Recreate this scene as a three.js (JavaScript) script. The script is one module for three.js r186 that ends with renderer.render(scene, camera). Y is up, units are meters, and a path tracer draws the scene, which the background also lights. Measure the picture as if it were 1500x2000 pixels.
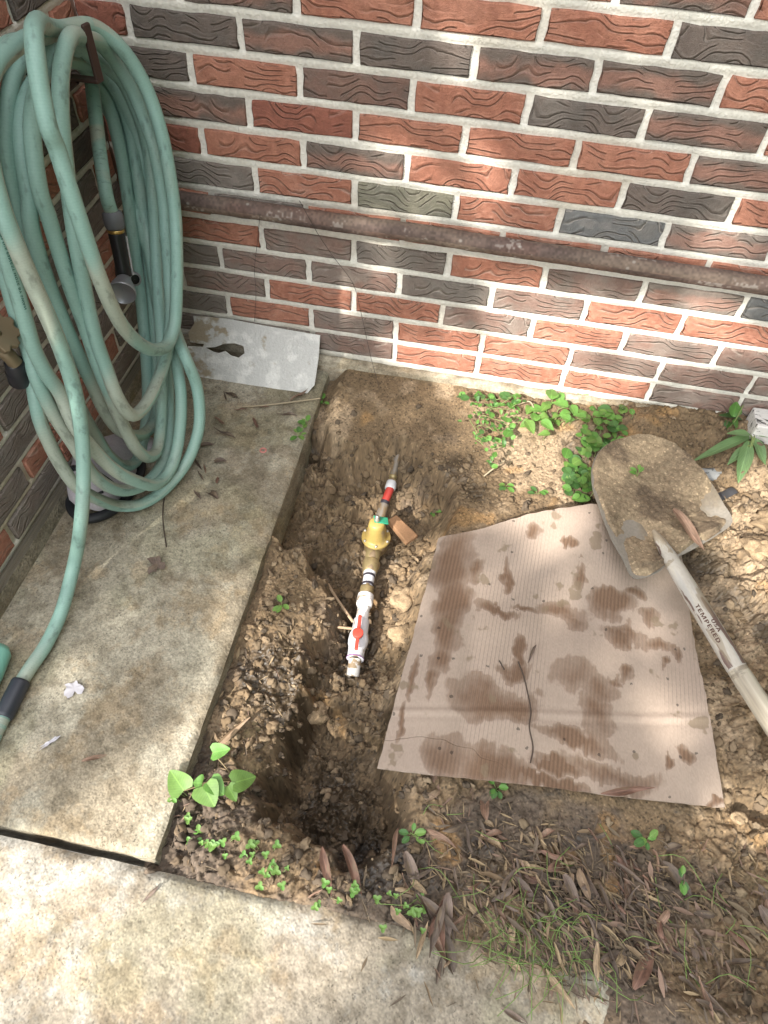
import * as THREE from 'three';
import { mergeGeometries, mergeVertices } from 'three/addons/utils/BufferGeometryUtils.js';
import { RoundedBoxGeometry } from 'three/addons/geometries/RoundedBoxGeometry.js';

// ---------------------------------------------------------------- camera, sky, sun, exposure
const scene = new THREE.Scene();
const camera = new THREE.PerspectiveCamera(73.46, 0.75, 0.05, 200);
camera.rotation.order = 'YXZ';
camera.position.set(0.8136, 1.1958, 1.3748);
camera.rotation.set(-0.905554, 0.128279, 0.070182);
const renderer = new THREE.WebGLRenderer();
renderer.toneMapping = THREE.LinearToneMapping;
renderer.toneMappingExposure = 1.98;
renderer.shadowMap.enabled = true;

const SUN = new THREE.Vector3(-0.35, 0.60, 0.72).normalize();
{
  const w = 256, h = 128, d = new Float32Array(w * h * 4);
  for (let j = 0; j < h; j++) for (let i = 0; i < w; i++) {
    const el = (j + 0.5) / h * Math.PI - Math.PI / 2, az = (i + 0.5) / w * 2 * Math.PI - Math.PI;
    const v = new THREE.Vector3(Math.cos(el) * Math.cos(az), Math.sin(el), Math.cos(el) * Math.sin(az));
    const t = Math.pow(Math.max(0, 1 - Math.max(v.y, 0)), 2.2);
    const c = Math.max(0, v.dot(SUN)), glow = 0.7 * Math.pow(c, 4) + 0.9 * Math.pow(c, 30);
    const below = v.y < 0 ? 0.35 : 1;
    const k = (j * w + i) * 4;
    d[k] = 1.32 * (0.98 + 0.14 * t + glow) * below; d[k + 1] = 1.32 * (1.02 + 0.10 * t + glow * 0.97) * below; d[k + 2] = 1.32 * (1.08 + 0.02 * t + glow * 0.9) * below; d[k + 3] = 1;
  }
  const sky = new THREE.DataTexture(d, w, h, THREE.RGBAFormat, THREE.FloatType);
  sky.mapping = THREE.EquirectangularReflectionMapping; sky.magFilter = THREE.LinearFilter; sky.minFilter = THREE.LinearFilter; sky.needsUpdate = true;
  scene.background = sky; scene.environment = sky;
}
const sun = new THREE.DirectionalLight(new THREE.Color(1.0, 0.95, 0.86), 5.0);
sun.position.copy(SUN).multiplyScalar(12).add(new THREE.Vector3(0.8, 0, 0.7));
sun.target.position.set(0.8, 0, 0.7);
sun.castShadow = true;
sun.shadow.mapSize.set(4096, 4096);
Object.assign(sun.shadow.camera, { left: -3, right: 3, top: 3, bottom: -3, near: 0.5, far: 30 });
scene.add(sun, sun.target);

// ---------------------------------------------------------------- helpers
const V = (x, y, z) => new THREE.Vector3(x, y, z);
const lerp = (a, b, t) => a + (b - a) * t, clamp = (x, a = 0, b = 1) => Math.min(b, Math.max(a, x));
const sstep = (a, b, x) => { const t = clamp((x - a) / (b - a)); return t * t * (3 - 2 * t); };
const gauss = (x, z, cx, cz, rx, rz) => Math.exp(-(((x - cx) / rx) ** 2) - ((z - cz) / rz) ** 2);
function rng(seed) { let a = seed >>> 0; return () => { a = (a + 0x6D2B79F5) >>> 0; let t = Math.imul(a ^ (a >>> 15), 1 | a); t = (t + Math.imul(t ^ (t >>> 7), 61 | t)) ^ t; return ((t ^ (t >>> 14)) >>> 0) / 4294967296; }; }
function hash(ix, iy, s) { let h = Math.imul(ix, 374761393) ^ Math.imul(iy, 668265263) ^ Math.imul(s + 11, 1274126177); h = Math.imul(h ^ (h >>> 13), 1274126177); h ^= h >>> 16; return (h >>> 0) / 4294967296; }
function noise(x, y, s = 0) {
  const ix = Math.floor(x), iy = Math.floor(y), fx = x - ix, fy = y - iy;
  const u = fx * fx * fx * (fx * (fx * 6 - 15) + 10), v = fy * fy * fy * (fy * (fy * 6 - 15) + 10);
  const a = hash(ix, iy, s), b = hash(ix + 1, iy, s), c = hash(ix, iy + 1, s), d = hash(ix + 1, iy + 1, s);
  return (a + (b - a) * u + (c - a) * v + (a - b - c + d) * u * v) * 2 - 1;
}
function fbm(x, y, o = 4, s = 0, g = 0.5) { let a = 1, t = 0, n = 0; for (let i = 0; i < o; i++) { t += a * noise(x, y, s + i * 17); n += a; a *= g; const X = x * 1.62 - y * 1.18; y = x * 1.18 + y * 1.62; x = X; } return t / n; }
function worley(x, y, s = 0) {
  const ix = Math.floor(x), iy = Math.floor(y); let f1 = 9, f2 = 9, id = 0;
  for (let j = -1; j < 2; j++) for (let i = -1; i < 2; i++) {
    const px = ix + i + hash(ix + i, iy + j, s), py = iy + j + hash(ix + i, iy + j, s + 5), d = Math.hypot(px - x, py - y);
    if (d < f1) { f2 = f1; f1 = d; id = hash(ix + i, iy + j, s + 9); } else if (d < f2) f2 = d;
  }
  return [f1, f2, id];
}
function tex(w, h, f, srgb = true, wrap = true) {
  const d = new Uint8Array(w * h * 4), o = [0, 0, 0, 1];
  for (let j = 0; j < h; j++) for (let i = 0; i < w; i++) {
    o[3] = 1; f((i + 0.5) / w, (j + 0.5) / h, o, i, j); const k = (j * w + i) * 4;
    for (let c = 0; c < 3; c++) { const x = clamp(o[c]); d[k + c] = 255 * (srgb ? (x <= 0.0031308 ? x * 12.92 : 1.055 * Math.pow(x, 1 / 2.4) - 0.055) : x); }
    d[k + 3] = 255 * o[3];
  }
  const t = new THREE.DataTexture(d, w, h, THREE.RGBAFormat);
  t.magFilter = THREE.LinearFilter; t.minFilter = THREE.LinearFilter;
  if (wrap) t.wrapS = t.wrapT = THREE.RepeatWrapping;
  if (srgb) t.colorSpace = THREE.SRGBColorSpace;
  t.needsUpdate = true; return t;
}
const std = (o) => new THREE.MeshStandardMaterial({ roughness: 0.9, ...o });
const rgb = (r, g, b) => new THREE.Color().setRGB(r, g, b);
const used = {};
function numbered(n) { used[n] = (used[n] ?? -1) + 1; return used[n] ? n + '_' + String(used[n]).padStart(3, '0') : n; }
function mesh(name, geo, mat, parent) { const m = new THREE.Mesh(geo, mat); m.name = name; m.castShadow = m.receiveShadow = true; if (parent) parent.add(m); return m; }
function thing(name, label, category, pos = [0, 0, 0], group) { const o = new THREE.Group(); o.name = numbered(name); o.position.set(...pos); o.userData = { label, category }; if (group) o.userData.group = group; scene.add(o); return o; }
function single(name, geo, mat, label, category, group) { const m = mesh(numbered(name), geo, mat, scene); m.userData = { label, category }; if (group) m.userData.group = group; return m; }
function struct(name, geo, mat) { const m = mesh(numbered(name), geo, mat, scene); m.userData.kind = 'structure'; return m; }
function geom(pos, idx, uv) { const g = new THREE.BufferGeometry(); g.setAttribute('position', new THREE.Float32BufferAttribute(pos, 3)); if (uv) g.setAttribute('uv', new THREE.Float32BufferAttribute(uv, 2)); g.setIndex(idx); g.computeVertexNormals(); return g; }
const curve = (pts, closed = false) => new THREE.CatmullRomCurve3(pts.map((p) => V(...p)), closed, 'centripetal');
const tube = (pts, r, seg = 40, rad = 8, closed = false) => new THREE.TubeGeometry(curve(pts, closed), seg, r, rad, closed);
// solid of revolution along the line a -> b; profile = [[t along in metres, radius], ...]
function turned(a, b, profile, seg = 20) {
  const A = V(...a), B = V(...b), d = B.clone().sub(A);
  const g = new THREE.LatheGeometry(profile.map(([t, r]) => new THREE.Vector2(Math.max(r, 1e-4), t)), seg);
  g.applyQuaternion(new THREE.Quaternion().setFromUnitVectors(V(0, 1, 0), d.clone().normalize())); g.translate(A.x, A.y, A.z); return g;
}
const dist3 = (a, b) => Math.hypot(a[0] - b[0], a[1] - b[1], a[2] - b[2]);

const PT = {
  hose: {"a":[[0.13,0.7907,0.1896],[0.12,0.8032,0.2532],[0.13,0.8219,0.3034],[0.165,0.8525,0.3775],[0.19,0.857,0.4331],[0.2,0.8381,0.4604],[0.205,0.8023,0.4807],[0.21,0.7664,0.4949],[0.21,0.7423,0.4915],[0.215,0.6948,0.4994],[0.22,0.6351,0.5063],[0.225,0.5387,0.5092],[0.225,0.4595,0.4941],[0.225,0.3916,0.4613],[0.225,0.3364,0.4141],[0.225,0.3069,0.3599],[0.225,0.3173,0.3185],[0.225,0.3748,0.274],[0.22,0.4397,0.2266],[0.215,0.4888,0.1956],[0.21,0.5477,0.1748],[0.2,0.6141,0.1534],[0.185,0.6735,0.1399],[0.17,0.7214,0.1432],[0.155,0.7567,0.1563],[0.14,0.7772,0.1692]],"b":[[0.145,0.7887,0.2372],[0.15,0.8052,0.2795],[0.155,0.7953,0.3211],[0.16,0.7677,0.3615],[0.165,0.7236,0.3974],[0.165,0.6813,0.4151],[0.165,0.6529,0.4262],[0.165,0.5973,0.447],[0.165,0.535,0.4637],[0.165,0.4574,0.481],[0.17,0.4046,0.4961],[0.18,0.3594,0.5092],[0.195,0.3079,0.527],[0.205,0.2561,0.5166],[0.21,0.2427,0.4746],[0.21,0.2491,0.4002],[0.205,0.2675,0.3304],[0.2,0.3075,0.2761],[0.19,0.3708,0.2274],[0.185,0.431,0.1957],[0.18,0.4886,0.1647],[0.175,0.5462,0.1462],[0.17,0.5867,0.136],[0.155,0.6295,0.1233],[0.14,0.677,0.1173],[0.13,0.7214,0.1322],[0.135,0.7626,0.1774]],"c":[[0.11,0.7683,0.2046],[0.115,0.7923,0.2591],[0.12,0.7902,0.2951],[0.125,0.7762,0.3339],[0.13,0.7616,0.3788],[0.135,0.7363,0.4203],[0.14,0.6988,0.4494],[0.14,0.6522,0.4642],[0.14,0.6225,0.4645],[0.14,0.5682,0.469],[0.145,0.4968,0.4798],[0.15,0.4262,0.4858],[0.16,0.3529,0.5017],[0.17,0.2803,0.5107],[0.18,0.2055,0.5159],[0.19,0.1591,0.5171],[0.195,0.1127,0.4953],[0.195,0.0944,0.4582],[0.19,0.1118,0.4186],[0.185,0.161,0.3699],[0.175,0.223,0.3104],[0.165,0.2896,0.2595],[0.155,0.3553,0.2117],[0.145,0.4261,0.1578],[0.14,0.4924,0.1211],[0.135,0.5347,0.0977],[0.13,0.5908,0.0859],[0.12,0.6295,0.0805],[0.11,0.671,0.0854],[0.1,0.6988,0.1047],[0.1,0.7262,0.1449]],"d":[[0.08,0.7283,0.1695],[0.085,0.7507,0.2369],[0.09,0.752,0.3043],[0.1,0.7455,0.3627],[0.105,0.7255,0.4019],[0.11,0.6949,0.4323],[0.115,0.6438,0.4589],[0.115,0.6123,0.4771],[0.115,0.5598,0.4873],[0.115,0.499,0.4908],[0.12,0.4277,0.4951],[0.125,0.362,0.4965],[0.13,0.303,0.4977],[0.14,0.246,0.5049],[0.15,0.1902,0.4984],[0.16,0.1411,0.4675],[0.16,0.1078,0.4214],[0.155,0.0986,0.3623],[0.145,0.1505,0.2993],[0.135,0.2324,0.2429],[0.125,0.3147,0.1943],[0.115,0.3951,0.151],[0.11,0.4681,0.1228],[0.1,0.5244,0.0913],[0.09,0.5708,0.065],[0.08,0.6118,0.0531],[0.07,0.6541,0.062],[0.07,0.6993,0.1083]],"e":[[0.06,0.7309,0.1359],[0.07,0.7722,0.2757],[0.08,0.7645,0.3539],[0.085,0.7311,0.4041],[0.09,0.6956,0.4398],[0.09,0.6279,0.4615],[0.09,0.5385,0.4734],[0.09,0.4553,0.4817],[0.095,0.3674,0.4958],[0.1,0.2755,0.5174],[0.105,0.2304,0.5212],[0.11,0.1818,0.5183],[0.12,0.1216,0.5163],[0.13,0.0688,0.4947],[0.135,0.046,0.4572],[0.135,0.0615,0.4081],[0.13,0.1108,0.3441],[0.12,0.1998,0.2768],[0.11,0.3038,0.2198],[0.1,0.3957,0.1761],[0.09,0.4726,0.1371],[0.08,0.5374,0.1039],[0.07,0.585,0.0826],[0.06,0.6249,0.0697],[0.06,0.6722,0.1047]],"f":[[0.05,0.724,0.1296],[0.06,0.7847,0.2636],[0.075,0.799,0.3692],[0.09,0.7722,0.4564],[0.105,0.72,0.5227],[0.12,0.6605,0.5611],[0.125,0.6117,0.5719],[0.125,0.572,0.5765],[0.125,0.5088,0.5875],[0.125,0.4591,0.5958],[0.13,0.4077,0.5973],[0.135,0.366,0.5928],[0.15,0.303,0.6086],[0.175,0.2488,0.6149],[0.195,0.1918,0.6064],[0.21,0.1345,0.5791],[0.22,0.086,0.5444],[0.225,0.0645,0.504],[0.23,0.0738,0.4615],[0.23,0.1194,0.4011],[0.225,0.1756,0.3555],[0.205,0.2258,0.3066],[0.175,0.2743,0.2356],[0.16,0.342,0.1894],[0.15,0.4043,0.1579],[0.13,0.4549,0.1126],[0.115,0.5123,0.0828],[0.1,0.5713,0.0633],[0.085,0.6232,0.0576],[0.07,0.671,0.0735],[0.06,0.7015,0.106]],"g":[[0.04,0.7146,0.1155],[0.05,0.7719,0.2701],[0.06,0.7753,0.3817],[0.07,0.7309,0.4607],[0.08,0.6546,0.5164],[0.085,0.5689,0.5395],[0.085,0.4681,0.5591],[0.085,0.4124,0.5692],[0.085,0.3707,0.5871],[0.09,0.3156,0.6146],[0.095,0.2618,0.6247],[0.102,0.209,0.6298],[0.115,0.154,0.6309],[0.13,0.1016,0.6139],[0.145,0.0347,0.5764],[0.17,0.0167,0.5547],[0.2,0.0104,0.5179],[0.23,0.0325,0.4744],[0.25,0.057,0.4303],[0.262,0.0981,0.3881],[0.262,0.1376,0.3592],[0.255,0.19,0.3365],[0.24,0.2491,0.3273],[0.21,0.2654,0.2869],[0.165,0.2987,0.2173],[0.135,0.3568,0.1807],[0.11,0.4264,0.1474],[0.085,0.4953,0.099],[0.065,0.5578,0.0643],[0.05,0.6207,0.0616],[0.045,0.6815,0.0875]],"h":[[0.03,0.7122,0.1065],[0.04,0.776,0.2643],[0.055,0.7584,0.393],[0.065,0.6876,0.4788],[0.075,0.5966,0.5158],[0.085,0.5083,0.5457],[0.095,0.4394,0.5736],[0.105,0.3939,0.5961],[0.11,0.3537,0.6021],[0.115,0.3114,0.6043],[0.125,0.2469,0.6033],[0.14,0.1791,0.6073],[0.155,0.134,0.6005],[0.17,0.0946,0.5785],[0.185,0.0661,0.5393],[0.195,0.0522,0.4877],[0.195,0.0595,0.4246],[0.185,0.1155,0.3533],[0.17,0.1809,0.2945],[0.155,0.2523,0.2467],[0.14,0.3452,0.1996],[0.12,0.418,0.1498],[0.1,0.4895,0.1045],[0.08,0.5429,0.071],[0.06,0.5995,0.051],[0.045,0.6627,0.0571]],"open":[[0.1,0.7562,0.192],[0.12,0.8079,0.2985],[0.14,0.8303,0.4079],[0.155,0.8267,0.5021],[0.165,0.7894,0.5603],[0.17,0.7437,0.5857],[0.175,0.6988,0.6005],[0.18,0.6547,0.6076],[0.185,0.5957,0.6113],[0.19,0.5397,0.6146],[0.19,0.4859,0.6144],[0.19,0.4373,0.6183],[0.19,0.3895,0.627],[0.187,0.3404,0.6387],[0.184,0.2794,0.6635],[0.18,0.2216,0.6957],[0.175,0.1692,0.7307],[0.1432,0.075,0.7535],[0.1433,0.03,0.8414],[0.14,0.018,0.9034],[0.1336,0.0155,0.9462],[0.1308,0.0145,0.9786]],"couple":[[0.1313,0.0165,0.9744],[0.1343,0.0165,1.043]],"after":[[0.1332,0.0145,1.0424],[0.1361,0.0145,1.0986]],"noz":[[0.06,0.6802,0.1036],[0.08,0.6418,0.155],[0.1,0.5795,0.2134],[0.115,0.533,0.2502],[0.118,0.5073,0.2531]],"nozdir":[[0.118,0.5073,0.2531],[0.12,0.4802,0.2587],[0.125,0.3952,0.2826],[0.125,0.3693,0.2508],[0.14,0.3899,0.3323]]},
  blade: [[1.2083,0.5659],[1.1871,0.5231],[1.1691,0.4856],[1.1537,0.4379],[1.1431,0.3954],[1.1333,0.354],[1.1299,0.3173],[1.1322,0.2702],[1.1475,0.2218],[1.1703,0.1884],[1.2018,0.1627],[1.2469,0.1421],[1.2911,0.1422],[1.3256,0.1597],[1.3538,0.1897],[1.3755,0.2313],[1.3939,0.2736],[1.4084,0.3254],[1.4209,0.3767],[1.384,0.4203],[1.3382,0.4595],[1.2882,0.5014],[1.2529,0.5441]],
  handle: [[1.2884,0.09,0.5229],[1.3125,0.087,0.5678],[1.3409,0.083,0.6193],[1.3911,0.073,0.7179],[1.4362,0.066,0.7963]],
  plate: [[0.1125,0.1049,0.006],[0.4437,0.1048,0.006],[0.4428,0.004,0.1074],[0.152,0.004,0.1265]],
  plateOut: [[0.0,-0.0],[0.0833,-0.0057],[0.1913,-0.0023],[0.3312,0.0],[0.3359,0.0569],[0.3355,0.124],[0.3203,0.1471],[0.2667,0.1477],[0.1592,0.1514],[0.0344,0.1563],[0.0232,0.1239],[-0.0039,0.0953],[-0.0035,0.0769],[0.0343,0.0739],[0.0373,0.0656],[0.0005,0.0659],[-0.0079,0.0438],[0.0052,0.0186]],
  plateHole: [[0.0425,0.0739],[0.0664,0.0691],[0.0891,0.0566],[0.1155,0.0514],[0.1404,0.0554],[0.1455,0.0727],[0.1312,0.0866],[0.1091,0.0834],[0.0944,0.0752],[0.0791,0.0827],[0.0654,0.0822]],
  pipe: {"a":[0.6882,-0.06,0.1975],"b":[0.6873,-0.08,0.2668],"c":[0.6866,-0.085,0.283],"d":[0.6863,-0.088,0.3023],"e":[0.6804,-0.098,0.3366],"f":[0.6751,-0.11,0.3732],"g":[0.68,-0.085,0.4485],"h":[0.6781,-0.12,0.4577],"i":[0.6785,-0.12,0.4844],"j":[0.6798,-0.12,0.5217],"k":[0.6806,-0.12,0.5608],"l":[0.6815,-0.12,0.5826],"m":[0.6844,-0.12,0.6141],"n":[0.6866,-0.121,0.6522],"o":[0.689,-0.122,0.7015],"p":[0.6915,-0.123,0.7392],"q":[0.695,-0.13,0.7705]},
  stain: [[0.861,0.562,0.054,0.074],[0.88,0.652,0.039,0.069],[0.88,0.721,0.036,0.059],[0.871,0.778,0.029,0.041],[0.858,0.828,0.015,0.03],[1.09,0.619,0.057,0.028],[1.111,0.638,0.031,0.025],[1.182,0.588,0.047,0.034],[1.245,0.562,0.021,0.018],[1.206,0.647,0.041,0.015],[1.263,0.612,0.031,0.015],[1.265,0.658,0.024,0.02],[1.291,0.671,0.016,0.011],[1.268,0.69,0.008,0.007],[1.209,0.724,0.016,0.019],[1.122,0.758,0.049,0.049],[1.169,0.774,0.029,0.04],[1.164,0.83,0.03,0.04],[0.997,0.763,0.031,0.019],[1.005,0.729,0.014,0.032],[0.965,0.841,0.07,0.043],[1.021,0.84,0.047,0.038],[0.904,0.948,0.064,0.045],[0.967,0.962,0.084,0.036],[0.901,1.001,0.052,0.012],[1.064,0.969,0.114,0.013],[1.132,0.875,0.074,0.02],[1.176,0.92,0.072,0.023],[1.097,0.936,0.053,0.017],[1.269,0.893,0.009,0.014],[1.227,0.958,0.037,0.009],[1.35,0.946,0.012,0.009],[1.302,0.868,0.013,0.013],[1.194,0.748,0.014,0.008],[0.813,0.832,0.009,0.054],[0.805,0.922,0.008,0.036],[0.921,0.569,0.015,0.031],[0.968,0.571,0.011,0.035],[1.021,0.467,0.016,0.022],[1.098,0.484,0.013,0.016],[1.12,0.532,0.013,0.023],[0.964,0.652,0.041,0.015],[1.019,0.628,0.031,0.012]],
  sun: [[0.3004,0.0,1.2495,0.07],[0.3314,0.0,1.2362,0.04],[0.3094,0.0,1.2902,0.075],[0.3497,0.0,1.2894,0.075],[0.3525,0.0,1.3419,0.08],[0.4055,0.0,1.3696,0.065],[0.4105,0.0,1.298,0.045],[0.447,0.0,1.3431,0.04],[0.4418,0.0,1.2785,0.035],[0.4188,0.0,1.4119,0.05],[0.4738,0.0,1.4016,0.04],[0.5165,-0.0,1.2328,0.04],[0.5666,0.0,1.2477,0.035],[0.6065,-0.0,1.2469,0.025],[0.5654,0.0,1.2884,0.03],[0.6773,0.0,1.2436,0.02],[0.7325,0.0,1.2432,0.035],[0.7545,0.0,1.2849,0.02],[0.7697,0.0,1.3315,0.02],[0.4327,0.0,1.0021,0.016],[0.4519,0.0,0.9652,0.016],[0.4349,0.0,1.0557,0.012],[0.4411,0.0,1.1382,0.014],[0.488,-0.04,0.8751,0.04],[0.4939,-0.04,0.7972,0.035],[0.519,-0.04,0.9403,0.04],[0.5216,-0.05,0.7153,0.03],[0.6964,-0.11,0.6176,0.05],[0.7525,-0.08,0.5576,0.045],[0.7849,-0.08,0.6168,0.045],[0.7096,-0.11,0.5049,0.035],[0.6853,-0.09,0.4436,0.03],[0.6913,-0.12,0.702,0.045],[0.6927,-0.1,0.3484,0.04],[0.9075,0.0,0.2886,0.05],[0.9386,0.0,0.1453,0.06],[1.0113,0.0,0.2156,0.06],[1.0731,0.0,0.2513,0.05],[1.1075,0.0,0.1421,0.05],[1.0261,0.02,0.0911,0.06],[1.0851,0.03,0.0128,0.05],[0.8983,0.02,0.0836,0.05],[1.073,0.02,0.427,0.035],[1.1053,0.02,0.3694,0.03],[1.4646,0.05,0.3141,0.07],[1.4668,0.05,0.4509,0.06],[1.5075,0.05,0.2449,0.05],[1.4213,0.0,0.9857,0.05],[0.7536,0.0618,0.0,0.06],[0.8449,0.0632,0.0,0.07],[0.9353,0.0645,0.0,0.08],[1.023,0.0738,0.0,0.08],[1.0953,0.0884,0.0,0.06],[1.1397,0.0642,0.0,0.05],[0.9817,0.1459,0.0,0.07],[1.0298,0.2001,0.0,0.07],[1.079,0.238,0.0,0.05],[0.8709,0.1404,0.0,0.07],[0.9081,0.2073,0.0,0.05],[0.9906,0.2643,0.0,0.05],[1.2151,0.0847,0.0,0.022],[1.2416,0.1417,0.0,0.018],[1.2068,0.2441,0.0,0.022],[1.2736,0.3029,0.0,0.03],[1.3271,0.307,0.0,0.035],[1.3833,0.3035,0.0,0.03]],
  bigWeed: [[1.5196,0.05,0.0654,1.376,0.05,0.168,0.026],[1.5053,0.045,0.0984,1.4612,0.035,0.1529,0.02],[1.5096,0.05,0.0851,1.4843,0.03,0.1984,0.034],[1.5115,0.06,0.0738,1.4502,0.08,0.0943,0.022],[1.5151,0.06,0.0817,1.5512,0.04,0.1388,0.03],[1.5194,0.06,0.0685,1.5664,0.07,0.0643,0.03],[1.5139,0.05,0.0632,1.4733,0.03,0.0912,0.03]],
  nettle: [[1.4717,0.07,0.0331,1.4458,0.06,0.0103,0.03],[1.4663,0.08,0.0413,1.4733,0.1,0.0034,0.03],[1.4737,0.07,0.0362,1.5029,0.06,0.0135,0.022],[1.4678,0.07,0.0448,1.4935,0.05,0.0538,0.032],[1.4764,0.05,0.0255,1.4523,0.04,0.0585,0.026],[1.4705,0.05,0.0341,1.4803,0.03,0.0545,0.022]],
  bright: [[1.0385,0.055,0.0288,0.034],[1.0807,0.035,-0.0195,0.036],[1.1196,0.035,-0.0091,0.036],[1.0598,0.055,0.0653,0.03],[1.0119,0.035,0.0734,0.03],[1.003,0.035,0.0995,0.026],[1.0325,0.055,0.1441,0.028],[0.9949,0.035,0.1357,0.03],[1.0973,0.035,0.059,0.028],[1.1074,0.055,0.0946,0.024],[1.0266,0.035,0.0625,0.024],[1.0537,0.035,0.0785,0.022],[1.0719,0.055,0.1083,0.022],[1.023,0.035,0.0985,0.022]],
  trail: [[0.827,0.05,0.0806,0.03],[0.8657,0.03,0.0547,0.03],[0.8966,0.03,0.0532,0.028],[0.9267,0.03,0.0423,0.026],[0.9417,0.05,0.0536,0.024],[0.9111,0.03,0.0727,0.02],[0.8843,0.03,0.0884,0.018],[0.9419,0.03,0.0749,0.02],[0.9558,0.05,0.0748,0.018],[0.8522,0.03,0.0865,0.018],[0.8674,0.03,0.111,0.016],[0.8995,0.03,0.1164,0.018],[0.9298,0.05,0.1485,0.02],[0.9518,0.03,0.1459,0.022],[0.9437,0.03,0.1707,0.024],[0.9259,0.03,0.1643,0.018],[0.9039,0.05,0.1775,0.016],[0.887,0.03,0.1447,0.016],[0.8678,0.03,0.1528,0.014],[0.8805,0.03,0.1818,0.016],[0.8985,0.05,0.2132,0.016],[0.919,0.03,0.2007,0.018],[0.9375,0.03,0.2033,0.016],[0.9112,0.03,0.223,0.014],[0.9164,0.05,0.2675,0.016],[0.8483,0.03,0.1338,0.014],[0.8896,0.03,0.2126,0.014],[0.8671,0.03,0.1953,0.012],[0.9153,0.05,0.2968,0.02],[0.9626,0.03,0.0795,0.016],[0.9515,0.03,0.1043,0.016],[0.9688,0.03,0.1186,0.016]],
  heart: [[0.4792,0.0,1.0964,0.447,0.01,1.0721,0.042],[0.5053,0.015,1.0806,0.4921,0.02,1.0831,0.028],[0.5104,0.02,1.0852,0.5362,0.015,1.1114,0.046],[0.5175,0.02,1.0755,0.5456,0.015,1.0908,0.034],[0.5536,0.01,1.0695,0.5853,0.0,1.0473,0.04],[0.501,0.0,1.0247,0.5294,0.01,1.0153,0.03],[0.5466,0.01,1.0751,0.5661,0.0,1.0932,0.024]],
  misc: {"ring":[0.3821,0.002,0.3268],"scrap":[0.2221,0.002,0.9641],"brownleaf":[0.2668,0.004,0.6847],"strip":[0.2254,0.002,1.0647],"shard":[0.7405,-0.07,0.421],"blackplastic":[1.4536,0.02,0.2392],"greystone":[1.4156,0.02,0.1626],"bag":[0.0381,0.03,0.5184],"pebble1":[0.0515,0.0,-1.2907],"stump":[1.1073,0.0,1.2466],"stone1":[0.9456,0.02,0.082]},
  leafSlab: [[0.2377,0.003,0.172],[0.289,0.003,0.2074],[0.3413,0.003,0.1858],[0.4179,0.003,0.1297],[0.4039,0.003,0.1992],[0.247,0.003,0.3998],[0.2693,0.003,0.4109],[0.2682,0.003,0.435],[0.3035,0.003,0.4735],[0.2786,0.003,0.4867],[0.3077,0.003,0.434],[0.2548,0.003,0.2612],[0.2841,0.003,0.3832],[0.2391,0.003,0.3435],[0.3108,0.003,1.0728],[0.4781,0.003,1.2478],[0.2471,0.003,0.1602],[0.3413,0.003,0.2502],[0.2806,0.003,0.2995],[1.0428,0.003,1.2954],[0.9282,0.003,1.2586]],
  root: [[[1.007,0.02,0.7561],[1.0184,0.018,0.7801],[1.0279,0.017,0.8105],[1.0366,0.016,0.8479],[1.0354,0.016,0.8768],[1.0435,0.016,0.9122],[1.0405,0.016,0.9397]],[[0.9721,0.017,0.7597],[0.9832,0.016,0.776]],[[0.5985,-0.1,0.5912],[0.6202,-0.115,0.6108],[0.6454,-0.12,0.6356],[0.6712,-0.125,0.6596]],[[0.5747,-0.12,0.6827],[0.6197,-0.12,0.6821],[0.6746,-0.125,0.6754]],[[0.2037,0.002,0.4873],[0.2294,0.003,0.5636],[0.2654,0.002,0.6352]],[[0.2866,0.004,0.1997],[0.3583,0.006,0.1757],[0.4714,0.01,0.1307]],[[0.9589,0.03,0.0615],[0.9869,0.05,0.0676],[1.0123,0.01,0.0745]],[[0.9016,0.0,0.2899],[0.9251,0.012,0.2661],[0.9434,0.015,0.245]],[[1.2855,0.05,0.3536],[1.2868,0.05,0.3677]]],
  wire: [[[0.4247,0.4761,0.057],[0.4582,0.4066,0.05],[0.4848,0.342,0.025],[0.5308,0.2749,0.02],[0.5501,0.2017,0.02],[0.5805,0.0771,0.03],[0.6181,0.005,0.0751],[0.6695,-0.005,0.1751]],[[0.3365,0.4341,0.055],[0.3151,0.3562,0.03],[0.2926,0.2649,0.012],[0.2903,0.2093,0.012],[0.2769,0.1212,0.012]]],
  dry: []
};

// ---------------------------------------------------------------- lie of the dug ground
const SLAB_X = 0.467, SLAB_Z = 1.212, LOW = -0.012;
const PIT = [[.39, .13], [.47, .165], [.52, .20], [.58, .235], [.66, .225], [.72, .215], [.77, .235], [.83, .27], [.865, .34], [.85, .43], [.83, .5], [.825, .6], [.83, .7], [.82, .8], [.815, .92], [.85, 1.0], [.875, 1.07], [.85, 1.125], [.76, 1.155], [.67, 1.145], [.60, 1.11], [.568, 1.03], [.585, .95], [.598, .86], [.602, .76], [.598, .68], [.575, .625], [.545, .62], [.52, .575], [.47, .575], [.39, .54]];
function sdPit(x, z) {
  let d = 1e9, inside = false;
  for (let i = 0, j = PIT.length - 1; i < PIT.length; j = i++) {
    const [ax, az] = PIT[j], [bx, bz] = PIT[i], ex = bx - ax, ez = bz - az, wx = x - ax, wz = z - az, t = clamp((wx * ex + wz * ez) / (ex * ex + ez * ez));
    d = Math.min(d, Math.hypot(wx - ex * t, wz - ez * t));
    if ((az > z) !== (bz > z) && x < (bx - ax) * (z - az) / (bz - az) + ax) inside = !inside;
  }
  return inside ? -d : d;
}
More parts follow.
